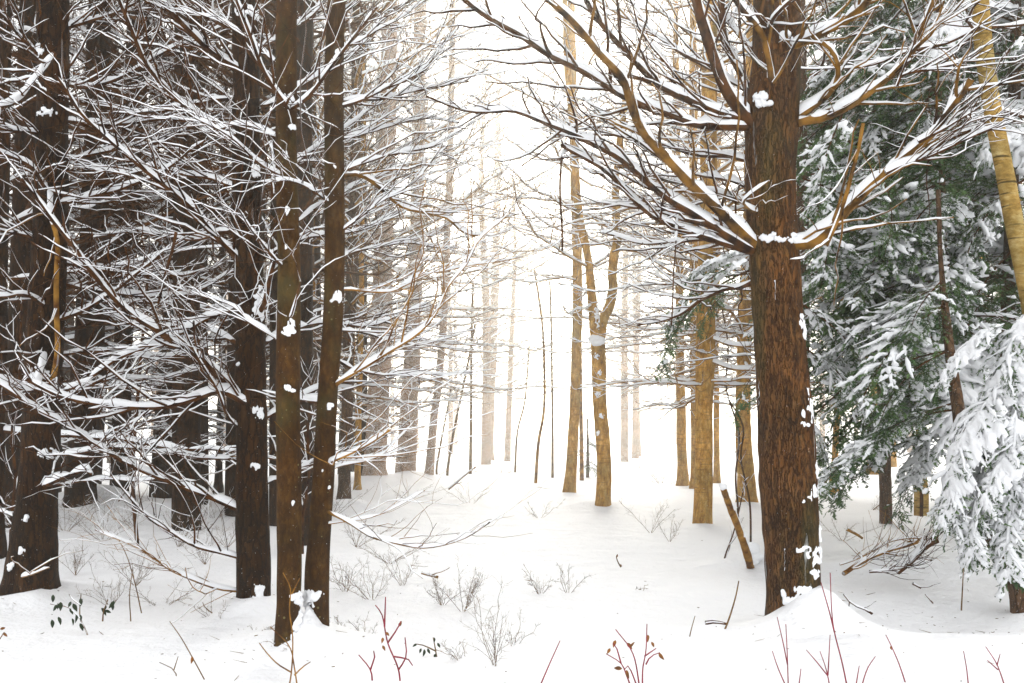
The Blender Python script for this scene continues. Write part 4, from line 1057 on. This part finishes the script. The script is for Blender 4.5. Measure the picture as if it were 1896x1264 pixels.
# ------------------------------------------------------------------ far trees: a few of each kind, copied
def far_tree(seed, H, lean=.0, lo=.25, nb=34, Lb=3.0):
    rg = np.random.default_rng(seed)
    ctrl = [[0, 0, -.4, .17], [0, 0, .3, .16], [lean * .4, .1 * rg.normal(), H * .35, .13], [lean, .2 * rg.normal(), H * .7, .08], [lean * 1.2, 0, H, .02]]
    C = resample(ctrl, .35)
    mb = MB(); tubes(mb, C[:, :3], C[:, 3], 10)
    tr = mb.mesh('trunk', M['grey'])
    bk, sn_ = MB(), MB()
    for k in range(nb):
        z = H * (lo + (1 - lo) * (k + rg.random()) / nb) * .97
        q = np.array([np.interp(z, C[:, 2], C[:, j]) for j in range(4)])
        L = Lb * rg.uniform(.6, 1.1) * max(.3, min(1, (H - z) / (H * .45)))
        yaw = rg.uniform(0, 6.283); e = math.radians(rg.uniform(0, 25) + 35 * (z / H) ** 2)
        pts = []; p = q[:3].copy()
        for i in range(5):
            pts.append([*p, .026 * (1 - .8 * i / 4) + .004])
            yaw += rg.normal(0, .15); ee = e + rg.normal(0, .12) + .06 * i
            p = p + np.array([math.cos(ee) * math.cos(yaw), math.cos(ee) * math.sin(yaw), math.sin(ee)]) * L / 4
        Cb = resample(pts, .3); P, R = Cb[None, :, :3], Cb[None, :, 3]
        tubes(bk, P, R, 4); snow_tubes(sn_, P, R, rg, 4, 1.2, .010, .15)
        Q, RQ = offshoots(P, R, rg, 11, ln=(L * .15, L * .42), N=5, up=.2, rad=.5, rmax=.012, t0=.12, rmin=.005)
        tubes(bk, Q, RQ, 3); h_ = rg.random(len(Q)) < .4; snow_tubes(sn_, Q[h_], RQ[h_], rg, 3, .9, .003, .25)
        Q, RQ = offshoots(Q, RQ, rg, 4, ln=(.25, .65), N=3, up=.2, rad=.7, rmax=.005, t0=.15, rmin=.003)
        tubes(bk, Q, RQ, 3); h_ = np.arange(len(Q)) % 12 == 0; snow_tubes(sn_, Q[h_], RQ[h_], rg, 3, .9, .003, .3)
    return tr, bk.mesh('crown', M['limb_dark']), sn_.mesh('crown_snow', M['snow'])
FAR = [far_tree(900 + k, [13, 15, 12, 16][k], lean=[.2, -.4, .6, 0][k], lo=[.14, .2, .12, .25][k]) for k in range(4)]
def place_far(x, y, label, group, s=1.0, snowy=1.0, bmat=None, tmat=None, v=None):
    k = v if v is not None else int(rgf.integers(0, 4))
    root = thing("bare_tree", (x, y, float(gz(x, y))), label, "tree", group)
    root.rotation_euler = (0, 0, rgf.uniform(0, 6.28)); root.scale = (s, s, s * rgf.uniform(.9, 1.15))
    a = obj('trunk', FAR[k][0], root); b = obj('crown', FAR[k][1], root)
    if rgf.random() < snowy: obj('snow_layer', FAR[k][2], b)
    if tmat: a.material_slots[0].link = 'OBJECT'; a.material_slots[0].material = M[tmat]
    if bmat: b.material_slots[0].link = 'OBJECT'; b.material_slots[0].material = M[bmat]
    return root
ORD = ('first second third fourth fifth sixth seventh eighth ninth tenth eleventh twelfth thirteenth fourteenth fifteenth sixteenth seventeenth eighteenth nineteenth twentieth').split() + ['21st', '22nd']
rgf = np.random.default_rng(5)
def scatter(n, x0, x1, y0, y1, mind, label, group, keep=lambda x, y: True, order=None, out_label=None, **kw):
    pts = []; tries = 0; made = []
    while len(pts) < n and tries < 6000:
        tries += 1
        y = rgf.uniform(y0, y1); px = rgf.uniform(x0, x1); x = pxx(px, y)
        if not keep(px, y) or any((x - a) ** 2 + (y - b) ** 2 < mind ** 2 for a, b in pts): continue
        pts.append((x, y)); made.append((px, place_far(x, y, label, group, s=rgf.uniform(.8, 1.15), **kw)))
    if order:
        inn = sorted([m for m in made if -10 < m[0] < 1900], key=lambda m: m[0])
        for k, (px, r_) in enumerate(inn): r_['label'] = order % ORD[k]
        for px, r_ in made:
            if not -10 < px < 1900: r_['label'] = out_label; r_['group'] = out_label
scatter(22, -350, 625, 11, 20, 1.1, "dark leafless tree in the dense snowy thicket left of the slim pair", "thicket trees behind the left trees", order='%s from the left of the dark trees filling the thicket behind the left trees', out_label='leafless trees of the thicket beyond the left border', tmat='pine', bmat='limb_brown', snowy=.35)
scatter(26, -500, 700, 20, 36, 1.8, "distant leafless tree deep in the snowy wood on the left", "trees deep in the left wood", tmat='pine', bmat='limb_brown', snowy=.3)
scatter(9, 1500, 2300, 18, 32, 2.0, "leafless tree in the snowy wood behind the hemlocks", "trees in the wood behind the hemlocks", order='%s from the left of the golden leafless trees behind the hemlocks', out_label='golden leafless trees beyond the right border', tmat='golden', bmat='limb_tan')
scatter(3, 1270, 1500, 26, 36, 1.8, "hazy leafless tree beyond the golden trees", "hazy trees beyond the golden trunks", order='%s from the left of the hazy leafless trees beyond the ringed golden tree', tmat='golden', bmat='limb_tan')
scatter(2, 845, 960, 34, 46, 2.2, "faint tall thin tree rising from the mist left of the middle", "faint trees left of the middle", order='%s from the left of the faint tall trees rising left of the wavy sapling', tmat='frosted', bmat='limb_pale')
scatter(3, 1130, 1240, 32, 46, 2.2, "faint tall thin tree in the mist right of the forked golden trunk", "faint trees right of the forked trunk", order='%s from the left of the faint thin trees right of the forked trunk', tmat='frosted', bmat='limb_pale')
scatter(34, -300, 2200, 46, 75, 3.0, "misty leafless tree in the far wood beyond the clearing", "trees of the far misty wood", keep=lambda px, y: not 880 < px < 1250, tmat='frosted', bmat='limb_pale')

# ------------------------------------------------------------------ undergrowth
rgu = np.random.default_rng(11)
def wispy(px, py, d, h, wd, label, n=7, mat='brown_stem', r=.0016, name="wispy_bush"):
    root = thing(name, W(px, py, d), label, "bush")
    b, s = MB(), MB()
    P = []; R = []
    for k in range(n):
        a = rgu.uniform(0, 6.28); tl = rgu.uniform(.25, 1.3); L = h * rgu.uniform(.6, 1.1)
        u = np.linspace(0, 1, 8)
        dirr = np.array([math.cos(a) * tl * wd / h, math.sin(a) * tl * wd / h, 1.0])
        Q = dirr[None] * (L * u)[:, None] + np.cumsum(rgu.normal(0, .012, (8, 3)), 0) * u[:, None]
        Q[:, 2] -= .03
        P.append(Q); R.append(np.linspace(r * 1.3, r * .7, 8))
    P = np.array(P); R = np.array(R)
    tubes(b, P, R, 4)
    Q, RQ = offshoots(P, R, rgu, 7, a=(25, 60), ln=(h * .15, h * .5), N=6, up=.15, rad=.8, rmax=.0016, t0=.15, roll=70, wob=.04, rmin=.0009)
    tubes(b, Q, RQ, 3); snow_tubes(s, Q[::3], RQ[::3], rgu, 3, .7, .003, .3)
    Q, RQ = offshoots(Q, RQ, rgu, 4, a=(25, 60), ln=(h * .08, h * .25), N=4, up=.15, rad=.8, rmax=.0012, t0=.15, roll=70, wob=.04, rmin=.0008)
    tubes(b, Q, RQ, 3); snow_tubes(s, Q[::4], RQ[::4], rgu, 3, .7, .003, .3)
    st = obj('stems', b.mesh('stems', M[mat]), root)
    obj('snow_layer', s.mesh('snow_layer', M['snow']), st)
    return root
def dist(py): return CH * F / (py - HY)
for px, py, h, wd, n, lab in (
        (858, 1130, .33, .28, 9, "densest wispy leafless bush beside the path, centre of the view"),
        (818, 1118, .25, .25, 7, "wispy bush touching the left side of the densest bush"),
        (1000, 1100, .20, .20, 6, "small wispy bush alone on the open snow of the path"),
        (1052, 1098, .22, .18, 4, "sparse thin-stemmed bush just right of the small lone bush"),
        (918, 1235, .42, .22, 6, "tall sparse twiggy bush in front of the path with tiny dry leaves"),
        (855, 1222, .14, .20, 5, "low tangled twiggy bush left of the tall sparse one"),
        (950, 1195, .16, .22, 4, "spreading low wisps right of the tall sparse bush"),
        (690, 1110, .30, .35, 8, "bushy tangle of pale twigs right of the slim pair"),
        (640, 1095, .28, .30, 7, "tangle of pale twigs at the right foot of the slim pair"),
        (745, 1085, .26, .28, 6, "thin pale twigs between the slim pair and the densest bush"),
        (675, 1180, .14, .16, 4, "low wisps of twigs in front of the slim pair, to the right"),
        (630, 1165, .12, .14, 4, "lowest wisps close to the foot of the slim pair"),
        (1185, 1092, .07, .10, 4, "tiny tuft poking from the bare snow mid right"),
        (560, 1215, .12, .16, 6, "grassy tuft below the snow clump of the slim pair"),
        (480, 1170, .12, .18, 5, "grassy tuft in front of the furrowed tree"),
        (400, 1150, .18, .26, 5, "pale dry wisps left of the furrowed tree foot"),
        (250, 1080, .35, .45, 8, "loose thicket of fine twigs between the left trees"),
        (330, 1010, .45, .50, 8, "brown fine thicket behind the low drooping limb"),
        (140, 1060, .35, .40, 7, "fine twig thicket right of the left edge tree"),
        (205, 1120, .28, .30, 6, "dark fine twig tangle beside the evergreen sprig"),
        (400, 965, .6, .7, 8, "pale brown brush standing between the dark trunks and the furrowed tree"),
        (870, 935, .35, .6, 5, "faint brush on the left half of the path crest"),
        (930, 880, .7, 1.4, 8, "hazy brush row at the far end of the path"),
        (1180, 870, .9, 1.6, 9, "hazy brush row behind the forked golden trunk"),
        (1205, 985, .45, .5, 4, "faint thin shoots between the forked and the ringed golden trees"),
        (1225, 900, .6, 1.2, 8, "faint brush left of the ringed golden tree"),
        (1000, 960, .3, .4, 4, "sparse hazy shoots in the middle of the path"),
        (755, 925, .3, .7, 7, "brush along the left border of the path"),
        (1240, 1000, .3, .3, 4, "sparse shoots just left of the ringed golden tree's foot"),
        (40, 1000, .5, .6, 9, "fine brown tangle behind the foot of the left edge tree"),
        (120, 985, .5, .8, 9, "brown brush between the left edge tree and the broad dark one"),
        (190, 1000, .4, .6, 8, "low brown brush in front of the broad dark tree"),
        (250, 975, .5, .7, 8, "brown brush before the foot of the dark tree with the snow ledge"),
        (380, 1040, .3, .4, 7, "fine brown twigs under the lowest drooping limb"),
        (420, 1010, .4, .5, 7, "upright brown twigs close left of the furrowed tree"),
        (300, 1120, .22, .4, 6, "pale short wisps in open snow between the left trees"),
        (660, 1010, .4, .6, 8, "brown twiggy brush right behind the leaning slim trunk"),
        (610, 960, .5, .7, 8, "brush seen between and behind the slim pair"),
        (720, 1040, .28, .4, 7, "pale twig tangle under the long curved golden branch"),
        (1560, 1000, .3, .4, 5, "thin shoots on the snow behind the big trunk, right side"),
        (1610, 945, .35, .6, 6, "thin brush in the pale snow under the green hemlock")):
    dd = dist(py)
    wispy(px, py, dd, h, wd, lab, n, r=.0008 + .00009 * dd)

def stems(name, label, cat, d, lines, mat, leaves=(), w=3.0, lmat='dead_leaf', leaf=.028, snow=False):
    root = thing(name, W(*lines[0][0], d), label, cat)
    rl = np.array(root.location)
    for ln in lines:
        b = MB()
        off = rgu.uniform(-.05, .05)
        C = resample([[*(W(x, y, d + off * i / len(ln)) - rl), w / F * d / 2 * (1 - .45 * i / max(1, len(ln) - 1))] for i, (x, y) in enumerate(ln)], .03)
        tubes(b, C[:, :3], C[:, 3], 5)
        o = obj('stem', b.mesh('stem', M[mat]), root)
        if snow:
            s = MB(); snow_tubes(s, C[:, :3], C[:, 3], rgu, 5, .8, .003); obj('snow_layer', s.mesh('snow_layer', M['snow']), o)
    for i, (x, y, ang) in enumerate(leaves):
        L = leaf * rgu.uniform(.8, 1.25); n = 6
        u = np.linspace(0, 1, n); wv = np.sin(np.pi * u ** .8) * L * .22 + .0006
        dz = np.array([math.cos(math.radians(ang)), rgu.uniform(-.3, .3), math.sin(math.radians(ang))])
        side = nrm(np.cross(dz, np.array([rgu.normal(0, .4), 1, 0]))); up = np.cross(side, dz)
        V = []
        for j in range(n):
            c = dz * L * u[j] - up * L * .2 * u[j] ** 2
            V += [c - side * wv[j] + up * wv[j] * .35, c - up * .001, c + side * wv[j] + up * wv[j] * .35]
        V = np.array(V); V2 = V - up * .0015
        q = []
        for j in range(n - 1):
            for k in (0, 1): q.append([j * 3 + k, j * 3 + k + 1, j * 3 + k + 4, j * 3 + k + 3])
        q = np.array(q); mb = MB(); mb.add(np.vstack([V, V2]), np.vstack([q, q[:, ::-1] + 3 * n]))
        obj('leaf', mb.mesh('leaf', M[lmat]), root, Vector(W(x, y, d)) - root.location)
    return root
stems("red_stemmed_shrub", "crimson-stemmed shrub with curled brown leaves at the bottom, left of centre", "shrub", 5.05,
      [[(742, 1290), (738, 1240), (718, 1190), (708, 1140), (695, 1120)], [(738, 1240), (752, 1215), (750, 1180)], [(718, 1190), (735, 1165), (742, 1150)], [(728, 1215), (755, 1220), (764, 1232)],
       [(712, 1160), (714, 1105)], [(690, 1270), (686, 1240), (664, 1212)], [(686, 1240), (694, 1215), (692, 1205)]], 'red_stem', [(708, 1195, -60), (714, 1170, -40), (738, 1160, 60), (709, 1180, -100)], w=3.6)
stems("red_stemmed_shrub", "red-stemmed shrub with five hanging rust-brown leaves at the bottom, right of centre", "shrub", 5.0,
      [[(1175, 1290), (1160, 1250), (1150, 1228), (1122, 1210)], [(1190, 1290), (1190, 1240), (1196, 1205), (1198, 1155)], [(1150, 1228), (1142, 1200), (1135, 1190)], [(1185, 1275), (1172, 1210), (1140, 1165)],
       [(1193, 1215), (1215, 1200)], [(1185, 1285), (1165, 1235), (1155, 1240)], [(1196, 1230), (1205, 1215), (1222, 1208)]], 'red_stem',
      [(1140, 1185, -110), (1130, 1200, -120), (1161, 1190, -50), (1168, 1198, 60), (1200, 1175, -95), (1206, 1188, -60), (1220, 1208, -60), (1160, 1240, -80), (1152, 1238, 170)], w=3.2, leaf=.036)
stems("red_shoot", "single slanting crimson shoot at the bottom right of the centre bushes", "shoot", 5.0, [[(1000, 1270), (1018, 1228), (1037, 1186)]], 'red_stem', w=3)
stems("red_shoot", "tall thin crimson shoot in front of the snow bank, pinkest and longest", "shoot", 4.9, [[(1572, 1290), (1560, 1230), (1545, 1170), (1540, 1130), (1537, 1060)], [(1545, 1170), (1535, 1130), (1520, 1078)]], 'red_stem', w=3)
stems("red_shoot", "forked crimson shoots below the big tree's left foot", "shoot", 4.9, [[(1460, 1290), (1458, 1220), (1455, 1155)], [(1458, 1230), (1450, 1190), (1439, 1142)], [(1455, 1270), (1440, 1235), (1430, 1205)], [(1478, 1280), (1483, 1238)]], 'red_stem', w=2.6)
stems("red_shoot", "branching crimson shoots in front of the snow bank, just left of the longest one", "shoot", 4.9, [[(1540, 1290), (1530, 1240), (1518, 1205)], [(1532, 1250), (1512, 1225), (1493, 1203)], [(1533, 1250), (1537, 1175)]], 'red_stem', w=2.6)
stems("red_shoot", "two crimson shoots spreading right of the longest one", "shoot", 4.85, [[(1590, 1290), (1605, 1240), (1621, 1215)], [(1582, 1285), (1588, 1250), (1591, 1232)]], 'red_stem', w=2.6)
stems("red_shoot", "slanting reddish shoot carrying one tiny orange leaf right of the snow bank", "shoot", 5.0, [[(1680, 1275), (1665, 1230), (1650, 1195), (1640, 1175)]], 'red_stem', [(1649, 1196, -80)], w=2.6, leaf=.02)
stems("red_shoot", "lone short crimson shoot near the bottom right", "shoot", 4.9, [[(1794, 1280), (1790, 1240), (1784, 1205)]], 'red_stem', w=2.6)
stems("red_shoot", "forked crimson shoot nearest the right border", "shoot", 5.0, [[(1862, 1275), (1846, 1230), (1825, 1197)], [(1846, 1232), (1852, 1210)], [(1848, 1240), (1828, 1222)]], 'red_stem', w=2.6)
stems("brown_shoot", "straight brown shoot leaning right before the dark log end", "shoot", 6.2, [[(1336, 1180), (1350, 1145), (1362, 1105), (1368, 1075)], [(1338, 1172), (1345, 1180)]], 'brown_stem', w=4)
stems("brown_shoot", "short brown shoot left of the dark log end", "shoot", 6.1, [[(1275, 1188), (1280, 1165), (1287, 1140)]], 'brown_stem', w=2.5)
stems("brown_shoot", "upright brown shoot with knots in the shaded snow", "shoot", 6.9, [[(1780, 1130), (1782, 1090), (1784, 1052)]], 'brown_stem', w=3)
stems("brown_shoot", "tiny forked dry shoot with a yellow leaf on the open path", "shoot", 9.0, [[(1150, 1050), (1144, 1040), (1141, 1030)]], 'brown_stem', [(1142, 1032, 80), (1149, 1044, -70)], w=3)
stems("brown_shoot", "thin dark shoot with a red drooping leaf at the lower left", "shoot", 5.1, [[(385, 1270), (355, 1215), (335, 1180), (314, 1150)]], 'brown_stem', [(356, 1215, -95)], w=2.6, leaf=.03)
stems("brown_shoot", "small Y-shaped shoot at the bottom left", "shoot", 5.2, [[(328, 1260), (322, 1240), (295, 1226)], [(322, 1240), (330, 1215)]], 'brown_stem', w=2.4)
stems("brown_shoot", "yellowish tall shoot standing before the left slim trunk", "shoot", 5.0, [[(532, 1290), (540, 1240), (542, 1180), (536, 1130), (538, 1090), (524, 1060)], [(540, 1100), (555, 1070)], [(540, 1245), (515, 1230), (495, 1210), (480, 1190)], [(545, 1250), (560, 1235), (575, 1225)], [(553, 1290), (545, 1235), (535, 1195), (500, 1160)]], 'limb_tan', w=3.2)
stems("brown_shoot", "slanting short twig standing in open snow left of the furrowed tree", "shoot", 6.2, [[(393, 1135), (380, 1125), (375, 1115)]], 'brown_stem', w=2.4)
stems("brown_shoot", "two bent fine stems hanging from the thicket left of the furrowed tree", "shoot", 6.6, [[(262, 1135), (250, 1080), (235, 1030), (215, 990)], [(242, 1150), (240, 1100), (246, 1050)]], 'brown_stem', w=2.4)
g = [(95 + rgu.uniform(0, 60), 1100 + rgu.uniform(0, 55), rgu.uniform(-120, -60)) for _ in range(14)]
stems("evergreen_sprig", "drooping evergreen sprig with dark leaves right of the left edge tree", "shrub", 6.2, [[(172, 1205), (160, 1170), (148, 1140), (150, 1100)], [(148, 1145), (128, 1125), (105, 1120), (93, 1118)], [(150, 1120), (135, 1110), (128, 1100)]], 'brown_stem', g, w=3, lmat='green_leaf', leaf=.045, snow=True)
stems("evergreen_sprig", "small dark leaf cluster low in snow beside the larger sprig", "shrub", 6.4, [[(190, 1150), (192, 1130), (200, 1110)]], 'brown_stem', [(188, 1125, -60), (194, 1130, -20), (196, 1120, -100), (208, 1118, -80), (212, 1112, -120)], lmat='green_leaf', leaf=.045, snow=True)
stems("evergreen_sprig", "little plant with drooping olive leaves left of the tall twiggy bush", "shrub", 5.6, [[(810, 1225), (806, 1200), (802, 1180)], [(806, 1205), (785, 1195), (770, 1192)]], 'brown_stem',
      [(772, 1192, -150), (780, 1200, -110), (786, 1202, -95), (792, 1200, -70), (804, 1180, -80), (810, 1190, -60), (806, 1210, -100)], lmat='green_leaf', leaf=.032)
stems("evergreen_sprig", "dark leafy tip entering low at the left border", "shrub", 5.6, [[(-20, 1210), (-5, 1190), (8, 1170)]], 'brown_stem', [(0, 1165, 20), (5, 1172, -30), (-5, 1180, -80)], lmat='dead_leaf', leaf=.035)

# crumbs of bark, needles and twig ends dropped on the snow
mb = MB()
for k in range(260):
    if k < 150:
        cx, cy_ = [(pxx(530, 5.7), 5.6), (pxx(470, 6.9), 6.8), (pxx(60, 7.5), 7.3), (pxx(1465, 6.5), 6.2), (pxx(1800, 6.9), 6.9), (pxx(1600, 7.4), 7.4)][k % 6]
        x, y = cx + rgu.normal(0, .45), cy_ + rgu.normal(0, .4)
    else:
        y = rgu.uniform(4.6, 12); x = pxx(rgu.uniform(-50, 1950), y)
    L = rgu.uniform(.003, .012) if rgu.random() < .88 else rgu.uniform(.03, .08); a = rgu.uniform(0, 6.28)
    p = np.array([x, y, float(gz(x, y)) + .003]); dv = np.array([math.cos(a), math.sin(a), rgu.uniform(-.05, .25)]) * L
    r = rgu.uniform(.0012, .003)
    tubes(mb, np.array([p - dv, p, p + dv]), np.array([r * .6, r, r * .4]), 4)
tag(obj('forest_litter', mb.mesh('forest_litter', M['brown_stem'])), "brown crumbs of bark and twig ends dropped on the snow", "litter", kind='stuff')

# ------------------------------------------------------------------ the misty air
hb = MB()
x, y0, y1, z0, z1 = 260, -60, 300, -2.2, 20.5
v = [(-x, y0, z0), (x, y0, z0), (x, y1, z0), (-x, y1, z0), (-x, y0, z1), (x, y0, z1), (x, y1, z1), (-x, y1, z1)]
hb.add(v, [[0, 3, 2, 1], [4, 5, 6, 7], [0, 1, 5, 4], [1, 2, 6, 5], [2, 3, 7, 6], [3, 0, 4, 7]])
hm = bpy.data.materials.new('misty air'); hm.use_nodes = True
nt = hm.node_tree; nt.nodes.clear()
ho = nt.nodes.new("ShaderNodeOutputMaterial"); hv = nt.nodes.new("ShaderNodeVolumePrincipled")
hv.inputs["Color"].default_value = (.98, .975, .92, 1); hv.inputs["Density"].default_value = HAZE; hv.inputs["Anisotropy"].default_value = .85
nt.links.new(hv.outputs[0], ho.inputs["Volume"])
tag(obj("haze", hb.mesh("haze", hm, smooth=False)), kind='stuff')
